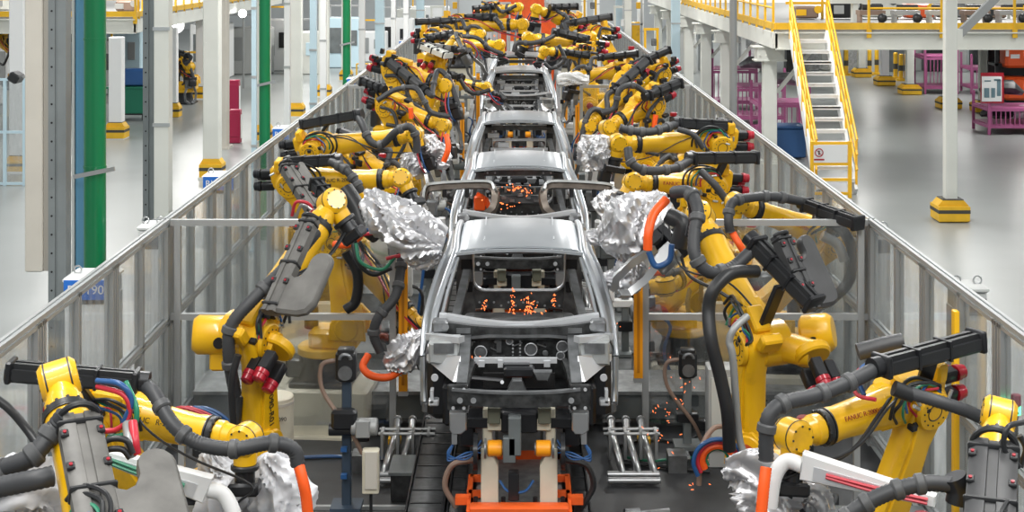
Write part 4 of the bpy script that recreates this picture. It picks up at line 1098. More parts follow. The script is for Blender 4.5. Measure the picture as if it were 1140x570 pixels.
m = MB(); m.hose([at(778,540,14.3), at(781,500,14.3), at(793,478,14.4), at(806,474,14.5)], .025, 8); m.build('brown_hose', BUNDLE, t)
# white manipulator arms near the lower corners are guns of the nearest robots (built there)
# gripper frames at the second car
for sd, nm in ((-1,'left'),(1,'right')):
    t = thing('frame_gripper', (sd*.95, 21.3, 1.6), 'rounded steel frame gripper reaching into the %s door opening of the second car body' % nm, 'gripper')
    fx = lambda px: 578+sd*(578-px)*-1 if sd < 0 else 1156-px
    G = lambda px, py, Y: at(px if sd < 0 else 1156-px+0, py, Y)
    m = MB(); P = [G(474,246,21.2), G(471,228,21.3), G(474,213,21.4), G(486,208.5,21.4), G(535,206,21.5), G(548,209,21.5), G(552,217,21.4), G(549,232,21.3), G(541,240,21.2)]
    m.poly(spline(P, 5), .10, .09, up=Y_); m.build('frame_tube', mat('bronzed_steel', (.15,.125,.105), .4, metal=.6, var=.4, vscale=6), t)
    m = MB(); m.poly(spline([p+V((0,-.02,.062)) for p in P[1:7]], 5), .035, .13, up=Y_); m.build('upper_skin', PLATEM, t)
    m = MB(); m.bar(G(474,243,21.3), G(455,258,21.8), .12, .12); m.box(G(480,232,21.3), (.18,.12,.25), .03); m.build('mounting_arm', CARM, t)
    m = MB()
    for px in (495, 520): m.box(G(px,214,21.45), (.06,.2,.12), .01)
    m.build('clamp', BLK2, t)
# fixtures inside the second car
t = thing('welding_fixture', (0, 22.8, .9), 'dark welding fixture with orange stop seen through the second windscreen opening', 'fixture')
m = MB(); m.box(at(578,222,22.6), (.85,.2,.12), .02); m.box(at(580,212,22.9), (.3,.2,.14), .02); m.box(V((0,22.8,1.15)), (.5,.3,.4)); m.build('crossmember', CARM, t)
m = MB(); m.box(at(534,226,22.35), (.17,.14,.22), .02); m.poly([at(531,216,22.4), at(541,222,22.35), at(545,232,22.3)], .06, .06); m.build('orange_stop', ORG, t)
m = MB()
for i in range(7): m.box(at(552+i*9,217+(i % 3)*3,22.45), (.07,.08,.05), .008); m.cyl(at(555+i*8,209,22.8), at(555+i*8,214,22.8), .02, n=8)
m.build('clamp_row', CHROME, t)
# weld sparks
SPK = mat('spark_glow', (1,.20,.05), .5, emit=2.6)
def sparks(pts, label, r=.006):
    m = MB(); rr = random.Random(len(pts)+len(label))
    for (px, py, Y, sx, sy, n) in pts:
        for i in range(n):
            p = at(px+rr.gauss(0, sx), py+rr.gauss(0, sy), Y+rr.uniform(-.1,.1)); d = V((rr.uniform(-1,1), rr.uniform(-.5,.5), rr.uniform(-1.2,.2))).normalized()
            L = rr.uniform(.01,.035); m.sweep([p, p+d*L*.5, p+d*L], [r*.4, r, r*.3], 5)
    o = m.build('welding_sparks', SPK); tag(o, label, 'sparks', kind='stuff')
sparks([(540,338,16.1,2,5,12),(571,335,16.1,2,7,22),(588,338,16.1,4,6,30),(616,336,16.1,1.5,5,12),(596,345,16.0,10,3,12)], 'orange welding sparks glowing on the floor pan of the front car body', .005)
sparks([(735,465,15.5,8,10,14),(760,430,15.5,10,15,16),(745,500,15.0,15,14,8),(684,362,15.5,3,3,6),(770,540,14.6,6,10,5)], 'orange sparks falling past the sensor stand right of the front car body', .004)
sparks([(580,210,22.3,12,3,30),(560,228,22,10,3,12)], 'orange sparks inside the second car body', .010)
sparks([(600,75,47,12,10,20),(532,30,50,10,8,12)], 'distant orange weld glow around the furthest car body', .03)
sparks([(540,398,14.6,20,2,4)], 'few orange sparks in the front engine bay', .004)

# generic small equipment filling the cells
rnd = random.Random(5)
def small_kit(x, y, k, label):
    t = thing('cell_equipment', (x, y, .1), label, 'equipment', 'grey equipment stands inside the cells')
    h = rnd.uniform(.7, 1.5)
    m = MB(); m.box(V((x,y,h/2+.1)), (.10,.10,h), .01); m.box(V((x,y,.13)), (.36,.36,.06), .01); m.build('post', STEELC, t)
    m = MB()
    if k % 3 == 0: m.box(V((x,y-.02,h+.1)), (.34,.2,.42), .02); m.box(V((x,y-.13,h+.12)), (.28,.02,.34), .005)
    elif k % 3 == 1: m.cyl(V((x-.2,y,h+.05)), V((x+.2,y,h+.05)), .1, n=14, bev=.02); m.box(V((x,y,h+.2)), (.22,.22,.16), .02)
    else: m.box(V((x,y,h)), (.5,.16,.1), .01); m.box(V((x-.2,y,h+.15)), (.1,.16,.28), .01); m.box(V((x+.2,y,h+.1)), (.1,.16,.2), .01)
    m.build('head', [PLASTG, CARM, WHITE, BEAM][k % 4], t)
    m = MB(); m.hose([V((x+.1,y-.05,h+.05)), V((x+.3,y-.1,h-.1)), V((x+.22,y-.1,.5)), V((x+.35,y-.1,.12))], .022, 7, 5); m.build('cable', [BLK, BLUE, BUNDLE][k % 3], t)
    m = MB(); m.box(V((x,y-.07,h*.5+.1)), (.2,.06,.14), .01); m.build('valve_block', BLK2, t)
k = 0
for sd, nm in ((-1,'left'),(1,'right')):
    for i, y in enumerate((18.9, 20.6, 22.3, 24.2, 26.3, 28.6, 31.0, 33.2, 37.2, 39.8, 42.5, 45.5, 49.0)):
        small_kit(sd*(1.35+rnd.uniform(0,.3)), y+rnd.uniform(-.3,.3), k, '%s grey equipment stand from the front, close along the %s side of the car bodies' % (ordn[i], nm)); k += 1
# low step boxes between track and robots
for sd, nm in ((-1,'left'),(1,'right')):
    for i, y in enumerate((19.6, 23.0, 27.0, 31.0, 38.5, 43)):
        t = thing('cable_trough', (sd*2.0, y, .1), '%s low galvanised cable trough from the front on the %s' % (ordn[i], nm), 'cable trough', 'low cable troughs across the cells')
        m = MB(); m.box(V((sd*2.05, y, .24)), (1.1,.4,.26), .01); m.build('trough', BEAMT, t)
        m = MB(); m.box(V((sd*2.05, y-.03, .39)), (1.14,.44,.03)); m.build('lid', BEAM, t)

# ---------------------------------------------------------------- background things
def rack(x, y, w, d, h, label, load=0, posts=4):
    t = thing('parts_rack', (x, y, 0), label, 'rack', 'magenta parts racks')
    m = MB()
    for sx in (-1, 1):
        for sy in (-1, 1): m.box(V((x+sx*w/2, y+sy*d/2, h/2)), (.08,.08,h))
    for z in (.25, h*.62): 
        for sy in (-1, 1): m.box(V((x, y+sy*d/2, z)), (w,.07,.09))
        for sx in (-1, 1): m.box(V((x+sx*w/2, y, z)), (.07,d,.09))
    m.build('frame', PINK, t)
    m = MB()
    for i in range(max(6, int(w/.14))): m.box(V((x-w/2+w*(i+.5)/max(6, int(w/.14)), y-d/2, h*.40)), (.03,.03,h*.42))
    m.build('bars', PINK, t)
    for z in (.3, h*.66):
        m = MB(); m.box(V((x,y,z)), (w*.96,d*.96,.04)); m.build('shelf', CARM if load else PINK, t)
    if load:
        for k in range(load):
            m = MB(); xx = x-w*.35+w*.7*k/max(1, load-1); m.sweep([V((xx-.3,y-.2,h*.72)), V((xx,y,h*.86)), V((xx+.35,y+.2,h*.74))], [.12,.26,.1], 10, sq=(1,.5)); o = m.build('pressed_panel', [CARM, BLK2, CARS][k % 3]); tag(o, '%s curved panel lying on a rack' % ordn[k], 'panel', 'pressed panels on the racks')
    return t
rack(8.0, 45.5, 1.5, 1.6, 1.7, 'magenta rack just left of the stairs behind the fence')
rack(7.9, 49.5, 1.6, 1.8, 1.9, 'magenta rack between the first two mezzanine columns')
rack(7.8, 54.5, 1.6, 1.6, 2.2, 'magenta rack behind the second mezzanine column')
rack(7.8, 43.0, 1.1, 1.0, 1.0, 'low magenta stillage with fine bars beside the staircase')
rack(17.0, 60.5, 1.3, 1.6, 2.3, 'far magenta rack standing by the white columns at right')
rack(18.9, 60.5, 1.3, 1.4, 1.6, 'far magenta rack partly hidden behind the tall white column')
rack(15.6, 47.0, 1.9, 1.6, 1.25, 'near magenta trolley with the poster board at the right edge')
t = thing('blue_bin', (7.5, 41.2, 0), 'dark blue plastic bin at the left foot of the stairs', 'bin')
m = MB(); m.box(V((7.35,41.0,.45)), (1.0,.9,.8), .03); m.build('tub', DBLUE, t); m = MB(); m.box(V((7.35,41.0,.88)), (1.08,.98,.06), .01); m.build('rim', DBLUE, t)
def pod(x, y, z, s, label, m_=BLK):
    m = MB(); m.sweep([V((x-.5*s,y,z)), V((x-.2*s,y,z+.12*s)), V((x+.3*s,y,z+.1*s)), V((x+.6*s,y,z-.05*s))], [.12*s,.3*s,.33*s,.12*s], 12, sq=(1,.6)); o = m.build('pressed_panel', m_); tag(o, label, 'panel')
pod(8.0,45.3,1.72,1.0,'dark curved panel on the rack nearest the staircase', CARM)
pod(7.9,49.4,1.9,1.1,'grey curved panel on the rack between the mezzanine columns', CARM)
pod(15.2,46.9,1.3,1.2,'black bumper moulding lying on the near magenta trolley')
pod(16.1,46.9,.5,1.2,'white and black moulding on the lower shelf of the trolley', WHITE)
pod(15.1,46.9,.55,1.0,'black moulding on the lower shelf of the trolley')
t = thing('poster_board', (15.1,46.0,1.2), 'white information board with red border standing on the magenta trolley', 'board')
p = at(1105,98,46.1); m = MB(); m.box(p+V((0,.05,0)), (.72,.04,.95)); bd = m.build('board', RED, t)
m = MB(); m.box(p+V((-.02,.02,-.03)), (.62,.02,.78)); m.build('sheet', WHITE, bd)
m = MB()
for (dx, dz, w, h) in ((-.15,.22,.2,.04),(.15,.25,.2,.06),(-.18,-.15,.16,.3),(.02,-.15,.12,.3),(.2,0,.12,.5)): m.box(p+V((dx,.004,dz)), (w,.01,h))
m.build('printed_blocks', mat('print_grey', (.12,.2,.24), .5), bd)
for i, (px, py) in enumerate(((1127,62),(1127,98))):
    p = at(px+3, py, 50)
    t = thing('orange_tugger', (p.x, 50, p.z-.5), ['upper','lower'][i]+' orange red machine with white lamp on the dark rack at the right edge', 'machine', 'orange machines on the dark rack')
    m = MB(); m.box(p, (.85,.7,.78), .08); m.build('housing', FORK, t)
    m = MB(); m.box(p+V((.3,-.36,.12)), (.2,.04,.28), .02); m.build('lamp', mat('lamp_glow', (1,.98,.92), .3, emit=2.), t)
    m = MB(); m.box(p+V((-.12,-.36,0)), (.3,.03,.14)); m.box(p+V((-.38,-.36,.1)), (.1,.04,.2)); m.build('label_plate', WHITE, t)
t = thing('dark_rack', (17,50.3,0), 'tall dark rack carrying the two orange machines', 'rack')
m = MB(); cx = at(1133,0,50.5).x
for sx in (-.85,.85): 
    for yy in (50.1, 50.9): m.box(V((cx+sx,yy,1.6)), (.1,.1,3.2))
for z in (.1, 1.0, 1.9, 3.0): m.box(V((cx,50.5,z)), (1.8,.9,.08))
m.build('frame', BLK2, t); m = MB(); m.box(V((cx,50.95,1.6)), (1.7,.04,3.1)); m.build('back_panel', BLK2, t)
# machinery under the mezzanine, far end
rb = random.Random(3)
cols = [BEAM, MOTG, PALEB, WHITE, BLK2, PLASTG, BEAMT, MOTG]
for i in range(19):
    x = 8+ i*1.0; y = 71+rb.uniform(-1, 1.5); h = 3.1
    t = thing('machine_housing', (x, y, 0), '%s tall machine panel far below the mezzanine, counted from the stairs' % (ordn[i] if i < 16 else ['seventeenth','eighteenth','nineteenth'][i-16]), 'machine', 'far machine housings')
    m = MB(); m.box(V((x,y,h/2)), (rb.uniform(.6,.95),.8,h), .03); m.build('housing', cols[rb.randrange(8)], t)
    m = MB(); m.box(V((x,y-.42,h*.55)), (.4,.03,rb.uniform(.5,1.4)), .01); m.build('door', cols[rb.randrange(8)], t)
for i, (px, py, Y) in enumerate(((942,80,69),(968,82,69),(976,78,69.5),(997,82,67),(1003,82,66),(1009,80,66))):
    p = at(px, 0, Y); t = thing('safety_bollard', (p.x, Y, 0), ordn[i]+' small yellow and black bollard in the far line under the mezzanine', 'bollard', 'far yellow bollards')
    m = MB(); m.cyl(V((p.x,Y,0)), V((p.x,Y,1.2)), .1, n=10, bev=.03); m.cyl(V((p.x,Y,0)), V((p.x,Y,.1)), .22, n=10); m.build('post', BASEY, t)
    m = MB(); m.cyl(V((p.x,Y,.45)), V((p.x,Y,.7)), .104, n=10); m.build('black_band', BASEK, t)
# stuff on the mezzanine
def lump(i, x, y, lb):
    s_ = .6+.5*((i*7) % 5)/4; t = thing('mezzanine_machine', (x, y, MZ), lb, 'machine', 'machines on the mezzanine')
    m = MB(); m.box(V((x,y,MZ+.35*s_)), (1.1*s_,.7,.6*s_), .05); m.build('body', [BUNDLE, BLK2, OFFW, FORK, CARM][i % 5], t)
    m = MB(); m.box(V((x-.2,y-.36,MZ+.35*s_)), (.3,.04,.3*s_)); m.cyl(V((x+.3,y-.4,MZ+.5*s_)), V((x+.3,y-.36,MZ+.5*s_)), .12, n=12); m.build('panel', [SAFY, ALU, BLK][i % 3], t)
    m = MB(); m.bar(V((x-.6,y,MZ+.8*s_)), V((x+.7,y,MZ+.8*s_)), .08); m.box(V((x+.5,y,MZ+.4)), (.07,.07,.8)); m.build('pipe_frame', [SAFY, OFFW][i % 2], t)
for i in range(14): lump(i, 8.6+i*1.12, 44.5, '%s machine in the back row on the right mezzanine, from the stairs' % ordn[i])
for i in range(9): lump(i+2, -24+i*1.35, 50, '%s machine on the left mezzanine deck, from the left' % ordn[i])
for i in range(16):
    x = 9.6+i*.95; t = thing('roller_unit', (x, 40.5, MZ), '%s brown and black roller unit on the mezzanine deck from the stairs' % ordn[i], 'roller unit', 'conveyor units on the mezzanine')
    m = MB(); m.box(V((x,40.5,MZ+.35)), (.7,.5,.12)); 
    for q in (-.3,.3): m.box(V((x+q,40.5,MZ+.17)), (.06,.4,.34))
    m.build('frame', [BUNDLE, ALU, BEIGE][i % 3], t)
    m = MB(); m.cyl(V((x-.28,40.3,MZ+.5)), V((x+.28,40.3,MZ+.5)), .08, n=10); m.build('roller', BLK, t)
    m = MB(); m.ball(V((x+.2,40.0,MZ+.22)), .13); m.build('pulley', BLK, t)
t = thing('roller_conveyor', (16, 42, MZ), 'long grey conveyor beam lying on the mezzanine behind the rail', 'conveyor')
m = MB(); m.box(V((16.3,42,MZ+.7)), (15,.4,.3)); m.build('beam', OFFW, t); m = MB(); m.box(V((16.3,41.7,MZ+1.0)), (15,.1,.08)); m.build('rail', BUNDLE, t)
for k in range(6):
    m = MB(); m.box(V((9.5+k*2.7,42,MZ+.285)), (.15,.3,.55)); m.build('leg', OFFW, t)
# left background
t = thing('fire_cabinet', (-8.9,41,0), 'tall maroon fire cabinet standing right of the beige column', 'cabinet')
# two maroon cabinets
for i, (px, py, Y, h) in enumerate(((262,161,44.2,1.0),(261,120,50.5,1.35))):
    p = at(px, py, Y)
    if i: o = bpy.data.objects.new('fire_cabinet', None); col.objects.link(o); o.location = (p.x, Y, 0); ORG_OF[o.name] = V(o.location); t = tag(o, 'upper maroon fire cabinet beyond the beige column', 'cabinet')
    else: t.location = (p.x, Y, 0); ORG_OF[t.name] = V((p.x, Y, 0)); t['label'] = 'lower maroon fire cabinet standing beside the beige column'
    m = MB(); m.box(V((p.x,Y,h/2)), (.34,.3,h), .02); m.build('body', MAROON, t)
    m = MB(); m.box(V((p.x,Y-.16,h*.55)), (.28,.02,h*.7), .01); m.build('door', MAROON, t)
    m = MB(); m.box(V((p.x+.19,Y-.05,h*.5)), (.02,.14,h*.7)); m.build('side_label', WHITE, t)
t = thing('green_skip', (-12.6,50.5,0), 'green bin with a blue container on it, left of the grey steel post', 'bin')
c = at(147,100,50.5); m = MB(); m.prism([(-.62,.25),(.62,.25),(.7,1.1),(-.7,1.1)], V((c.x,50.5,0)), X_, Z_, Y_, 1.0, .02); m.build('tub', GBIN, t)
m = MB(); m.box(V((c.x,50.5,1.12)), (1.5,1.1,.06)); m.build('rim', GBIN, t)
m = MB()
for q in (-.5,.5): m.cyl(V((c.x+q-.04,50.1,.12)), V((c.x+q+.04,50.1,.12)), .12, n=12)
m.box(V((c.x,50.5,.22)), (1.2,.9,.05)); m.build('wheel', BLK, t)
m = MB(); m.box(V((c.x+.05,50.5,1.45)), (1.0,.7,.55), .04); o = m.build('blue_container', mat('mid_blue', (.03,.12,.35), .5)); tag(o, 'blue container lying on the green bin', 'container')
# far bright lamps
LG = mat('floodlight_glow', (1,.98,.93), .3, emit=14.)
for i, (px, py, Y, r) in enumerate(((196,28,60,.30),(270,15,62,.16),(321,6,66,.14))):
    p = at(px, py, Y); t = thing('floodlight', (p.x, Y, 0), ['large','medium','small'][i]+' bright white floodlight far behind the left fence', 'lamp', 'far floodlights')
    m = MB(); m.cyl(p, p+V((0,-.05,0)), r, n=20); m.build('lens', LG, t)
    m = MB(); m.cyl(p+V((0,.02,0)), p+V((0,.25,0)), r*1.15, r*.6, n=20); m.cyl(V((p.x,Y+.2,0)), V((p.x,Y+.2,p.z)), .05, n=8); m.build('housing', MOTG, t)
# left far robots and equipment: boxy machines, mostly whitened to paint the distant haze
for i, (px, Y, w, h, mm_) in enumerate(((12,56,2.2,2.6,WHITE),(40,60,1.2,2.4,PALEB),(85,62,1.5,2.5,BEAMT),(115,60,1.2,2.2,WHITE),(140,64,1.6,3.0,PALEB),(172,66,1.4,2.2,PLASTG),(205,60,1.6,1.1,PLASTG),(236,68,1.8,3.2,WHITE),(275,70,2.4,2.2,PLASTG),(308,72,1.4,3.0,WHITE),(337,70,1.6,2.0,OFFW),(385,74,1.8,3.2,PALEB),(412,78,1.8,1.6,WHITE),(440,80,2.0,2.2,WHITE),(458,86,1.6,3.4,OFFW),(478,90,2.4,2.6,WHITE))):
    h = min(h, 2.5); x = at(px,0,Y).x; t = thing('machine_housing', (x, Y, 0), '%s pale machine from the left edge, far beyond the left fence' % ordn[i], 'machine', 'pale machines beyond the left fence')
    m = MB(); m.box(V((x,Y,h/2)), (w,1.2,h), .05); m.build('housing', mm_, t)
    m = MB(); m.box(V((x-.2*w,Y-.62,h*.55)), (w*.4,.04,h*.5), .02); m.box(V((x+.25*w,Y-.62,h*.6)), (w*.2,.04,h*.3), .02); m.build('panel', [MOTG, BLK2, PALEB, BEAM][i % 4], t)
    m = MB()
    for q in (-.4, .4): m.box(V((x+q*w,Y-.5,h+.3)), (.08,.08,.6))
    m.box(V((x,Y-.5,h+.6)), (w*.9,.08,.08)); m.build('top_frame', [ALU, SAFY][i % 3 == 0], t)
rail((-6.8,62,0), (-4.9,62,0), 0, 4, 'low yellow guard rail on the floor beyond the pale blue posts')
# white glass enclosure at the far left
t = thing('glass_enclosure', (-12.4,34.5,0), 'pale glass enclosure wall at the left edge, in front of the white column', 'enclosure')
ex0, ex1, ey = at(-30,0,36).x, at(27,0,36).x, 36
m = MB()
for x in (ex0, (ex0+ex1)/2+.15, ex1): m.box(V((x,ey,1.3)), (.07,.07,2.6))
for z in (.05, 1.3, 2.58): m.box(V(((ex0+ex1)/2,ey,z)), (ex1-ex0,.06,.06))
m.build('frame', PALEB, t)
m = MB(); m.box(V(((ex0+ex1)/2,ey+.02,1.3)), (ex1-ex0,.01,2.5)); m.build('pane', ACR, t)
t = thing('wall_camera', at(18,85,30), 'black camera on a bracket held in front of the left white column', 'camera')
p = at(18,86,30); m = MB(); m.box(p, (.22,.4,.2), .03, (V((.85,0,-.5)), Y_, V((.5,0,.85)))); m.build('camera_body', BLK, t)
m = MB(); q_ = V((p.x+.45,30,0)); m.box(q_+V((0,0,2.2)), (.05,.05,4.4)); m.bar(p, q_+V((0,0,p.z)), .04); m.build('pole', ALU, t)
# end curtains
for i, (x0, x1, y0_, y1_, Y, mt, lb) in enumerate(((555,606,-60,10,62,ORPL,'orange red welding curtain at the far end above the line'),(603,619,14,62,58,ORPL,'narrow orange welding curtain right of the furthest car body'),(558,566,5,50,60,ORPL,'thin orange strip curtain left of the furthest car body'))):
    a = at(x0, y0_, Y); b = at(x1, 90, Y); t = thing('welding_curtain', ((a.x+b.x)/2, Y, 0), lb, 'curtain', None)
    n = 14; m = MB(); z0 = .1 if i else 2.0; z1 = 5.2 if i == 0 else at(0, y0_, Y).z
    for k in range(n):
        xx = a.x+(b.x-a.x)*(k+.5)/n; m.box(V((xx,Y+.05*(k % 2),(z0+z1)/2)), ((b.x-a.x)/n*1.02,.03,z1-z0))
    m.build('curtain_strips', mt, t)
    m = MB(); m.box(V(((a.x+b.x)/2,Y,z1+.05)), (b.x-a.x+.2,.1,.1)); 
    for q in (a.x-.05, b.x+.05): m.box(V((q,Y,z1/2)), (.06,.06,z1))
    m.build('support_frame', ALU, t)
# far machinery either side of the centre
for i in range(16):
    px = 470+i*17; Y = 60+3*(i % 3); p = at(px, 0, Y)
    t = thing('end_station', (p.x, Y, 0), '%s station frame at the far end of the line, counted from the left' % ordn[i], 'machine', 'station frames at the far end')
    h = 2.6+.8*((i*7) % 3); m = MB()
    for q in (-.25,.25): m.box(V((p.x+q,Y,h/2)), (.09,.12,h))
    m.box(V((p.x,Y,h)), (.62,.15,.1)); m.box(V((p.x,Y,h*.6)), (.62,.12,.08)); m.build('frame', [WHITE, OFFW, ALU, SAFY][i % 4], t)
    m = MB(); m.box(V((p.x,Y+.1,h*.45)), (.36,.3,h*.35), .03); m.box(V((p.x+.1,Y-.05,h*.8)), (.2,.2,.3), .02); m.build('unit', [PLASTG, CARM, YEL, WHITE][(i*3) % 4], t)
# signal light at right
t = thing('signal_tower', at(1131,470,12.0), 'small signal light with red top and glowing green ring at the right edge', 'signal light')
p = at(1131,455,12.2); m = MB(); m.cyl(V((p.x,12.2,.02)), V((p.x,12.2,p.z-.06)), .02, n=8); m.cyl(V((p.x,12.2,0.012)), V((p.x,12.2,.05)), .1); m.build('pole', BLK, t)
m = MB(); m.cyl(p-V((0,0,.045)), p+V((0,0,.02)), .04, n=16); m.build('green_light', mat('green_glow', (.1,1,.35), .3, emit=5.), t)
m = MB(); m.cyl(p+V((0,0,.02)), p+V((0,0,.12)), .04, n=16, bev=.008); m.build('red_light', MAROON, t)
# brown/yellow post on the right fence
t = thing('yellow_post', (4.0,13.9,0), 'bright yellow post inside the right fence behind the black housing', 'post')
x = at(1073,0,13.4).x; m = MB(); m.box(V((3.93,13.35,1.2)), (.05,.09,2.4), .005); m.build('profile', SAFY, t); m = MB(); m.box(V((3.93,13.35,.02)), (.1,.14,.04)); m.build('foot', BLK, t)
# ---------------------------------------------------------------- the robots
LEFT, RIGHT = 'left', 'right'
FT = 'FANUC   R-2000iC'
# nearest, lower left: forearm comes up from below the frame
robot('nearest robot at lower left corner, grey covered forearm and yellow twin-disc wrist', (-2.95, 8.3), (112, 640, 8.9), (66, 424, 10.1), yaw=100,
      tool=(.0,.55,-.8), sc=1.12, hose=[(-40,560,9.6),(0,525,9.5),(36,508,9.5),(60,478,9.6),(72,462,9.6)], housing=False, gun=False, cables=True, foilm=FOILW,
      cover=((87,466,9.65),(122,640,8.6),.27,(.40,.30,1.0),COVER), foils=[([(-30,565,9.9),(10,548,9.8),(45,560,9.9),(60,600,9.9)], [.16,.22,.22,.15])],
      extra=[([(-30,548,9.3),(10,540,9.3),(40,534,9.3),(58,530,9.35)], .065, HOSE), ([(-10,440,10.4),(10,455,10.4),(30,478,10.4),(45,500,10.3)], .03, BLK), ([(140,425,9.9),(152,455,9.8),(146,480,9.8),(120,488,9.8)], .018, GRNT), ([(108,430,9.9),(138,440,9.8),(144,462,9.8),(130,478,9.8),(105,480,9.8)], .018, REDT), ([(108,424,9.9),(134,428,9.8),(146,446,9.8),(138,470,9.8)], .02, BLUE), ([(148,470,9.7),(150,490,9.6),(152,505,9.6)], .03, REDT), ([(142,472,9.8),(144,490,9.6),(146,508,9.6)], .035, MOTG),
             ([(105,505,9.5),(120,490,9.5),(140,490,9.5),(148,505,9.5)], .02, BLK), ([(105,520,9.5),(115,503,9.5),(135,500,9.5),(145,510,9.5)], .02, BLK)])
robot('lower left robot with forearm reaching right under an arched hose, wrist pointing down', (-2.95, 12.2), (112, 462, 11.9), (273, 489, 11.6), yaw=-10,
      tool=(0,-.05,-1), housing=((152,424,11.4),(8,412,11.35)), hose=[(152,424,11.5),(170,436,11.3),(192,472,11.1),(220,493,11.05),(260,500,10.95),(300,493,11.0),(326,500,11.05),(332,518,11.05)],
      sleeve=[(331,512,11.05),(337,535,11.0),(341,555,11.0),(344,590,11.0)], foils=[([(232,500,12.2),(245,530,12.2),(250,560,12.1),(255,590,12.1)], [.10,.18,.25,.2]), ([(296,505,11.9),(306,530,11.9),(312,560,11.9),(318,590,11.9)], [.12,.22,.24,.2])],
      foilm=FOILW, mark=(FT, .50, .062, .146, BLK), gun=False, cables=True, mess=1)
robot('left robot with black lettering on its upright lower arm and a big yellow drum', (-2.93, 14.6), (282, 376, 14.5), (369, 226, 15.6), yaw=20,
      tool=(.55,-.1,-.75), housing=False, hose=[(352,258,14.9),(325,290,14.6),(285,330,14.3),(258,362,14.2),(255,395,14.2),(262,440,14.3)], sc=1.12, drum=((-.22,.1,0),(-.60,.05,.02)), motofs=(.42,-.02,.0),
      cover=((346,243,14.75),(300,348,14.1),.17,(.38,.36,1.0),COVER), gun=False, armmark=('RL-090-R01', .42, .10),
      foils=[([(408,218,16.3),(432,238,16.2),(460,262,16.1),(492,278,16.1)], [.12,.26,.30,.14]), ([(405,212,16.4),(440,228,16.4),(480,250,16.3),(496,262,16.3)], [.05,.10,.12,.08]), ([(450,285,16.2),(475,290,16.2),(492,280,16.2)], [.05,.12,.08])],
      extra=[([(268,440,14.5),(262,470,14.5),(260,500,14.5)], .05, HOSE), ([(265,395,14.0),(258,430,14.0),(262,500,14.1)], .035, BLK)], mess=2)
robot('left robot behind the lettered one, forearm slanting down to a silver wrapped gun', (-2.3, 17.6), (378, 268, 17.6), (468, 366, 17.2), yaw=-5, riser=.55, rw=1.15,
      tool=(.3,-.8,-.5), housing=((372,226,17.3),(352,204,17.7)), hose=[(448,262,17.0),(446,300,16.8),(440,330,16.6),(422,352,16.5),(416,372,16.5),(424,392,16.5)],
      sleeve=[[(410,395,16.4),(404,408,16.3),(413,418,16.2),(432,420,16.2),(446,412,16.2)], [(402,228,17),(420,236,16.9),(450,236,16.8)], [(372,272,16.9),(388,272,16.8),(402,262,16.8)], [(452,290,16.6),(466,282,16.6),(474,276,16.6)]],
      foils=[([(430,408,16.3),(445,396,16.3),(465,382,16.3),(482,372,16.3)], [.12,.22,.18,.08])], gun=True, mess=4,
      extra=[([(400,262,16.7),(440,256,16.6),(458,262,16.6),(456,280,16.6),(430,288,16.6)], .022, REDT), ([(400,258,16.8),(440,250,16.7),(462,260,16.7),(460,284,16.7)], .022, BLUE), ([(396,270,16.7),(402,292,16.6),(425,300,16.6),(440,286,16.6)], .02, GRNT), ([(392,262,16.8),(398,290,16.7),(415,305,16.7),(436,298,16.7)], .03, BLK),
             ([(385,280,17),(398,305,17),(396,335,17),(385,345,17)], .06, BLK2), ([(384,210,17.2),(398,232,17.1),(405,250,17.0),(420,262,16.9)], .10, BLK), ([(405,240,16.9),(420,250,16.9),(440,252,16.9)], .035, CHROME)])
robot('left robot with level forearm behind the silver cloth, wrist with black toothed flange', (-2.9, 20.3), (325, 203, 20.2), (448, 199, 20.0), yaw=0, riser=.95, capm=BLK2,
      tool=(.45,-.35,-.8), housing=((372,178,20),(318,181,20.1)), hose=[(368,180,19.9),(386,190,19.7),(398,206,19.6),(402,214,19.6)], gun=False, sc=1.05,
      cover=((318,184,19.6),(352,238,18.9),.19,(.16,.0,.5),COVER), mark=('FANUC R-2000iC', .5, .07, .15, BLK), foils=[([(455,222,20.2),(462,232,20.2),(470,245,20.2)], [.10,.16,.14])],
      extra=[([(325,240,18.6),(330,225,18.5),(345,228,18.5),(350,245,18.6)], .02, REDT), ([(328,248,18.6),(336,228,18.5),(350,236,18.5)], .02, CHROME)])
robot('left robot with straight thick forearm and a dark hose looping below it', (-2.95, 23.6), (348, 166, 23.5), (462, 150, 23.2), yaw=0, riser=1.0, capm=BLK2,
      tool=(.3,-.1,-.95), housing=((397,128,23.3),(336,139,23.6)), hose=[(397,128,23.3),(404,140,23.1),(412,157,23.0),(425,161,23.0),(440,147,22.9),(455,141,22.9),(463,152,22.9),(464,170,22.9)], sc=1.06,
      foils=[([(480,150,23.3),(485,168,23.3),(484,188,23.3)], [.12,.26,.2]), ([(453,170,23),(455,185,23),(458,197,23)], [.12,.18,.14])], sleeve=[(497,150,23.0),(499,165,22.9),(494,180,22.9)], mess=2)
robot('left robot seen end-on with twin dark hoses curling over a yellow hump', (-2.3, 26.8), (432, 118, 26.7), (494, 140, 26.3), yaw=-10, riser=1.0,
      tool=(.1,-.2,-.95), housing=((424,98,26.5),(404,90,26.8)), hose=[(420,112,26.2),(440,100,26.2),(462,98,26.1),(472,112,26),(480,125,26),(500,130,26)], sc=1.05, detail=0, foils=[([(468,150,26),(472,170,26),(474,185,26)], [.12,.2,.16])], sleeve=[(457,120,26),(458,132,26)])
robot('left robot carrying the long slanted charcoal hose housing', (-2.7, 30), (440, 80, 30), (497, 96, 29.6), yaw=-10, riser=1.35,
      tool=(.2,-.2,-.95), housing=((470,98,29.2),(432,68,29.8)), sc=1.25, detail=0, housem=COVERD)
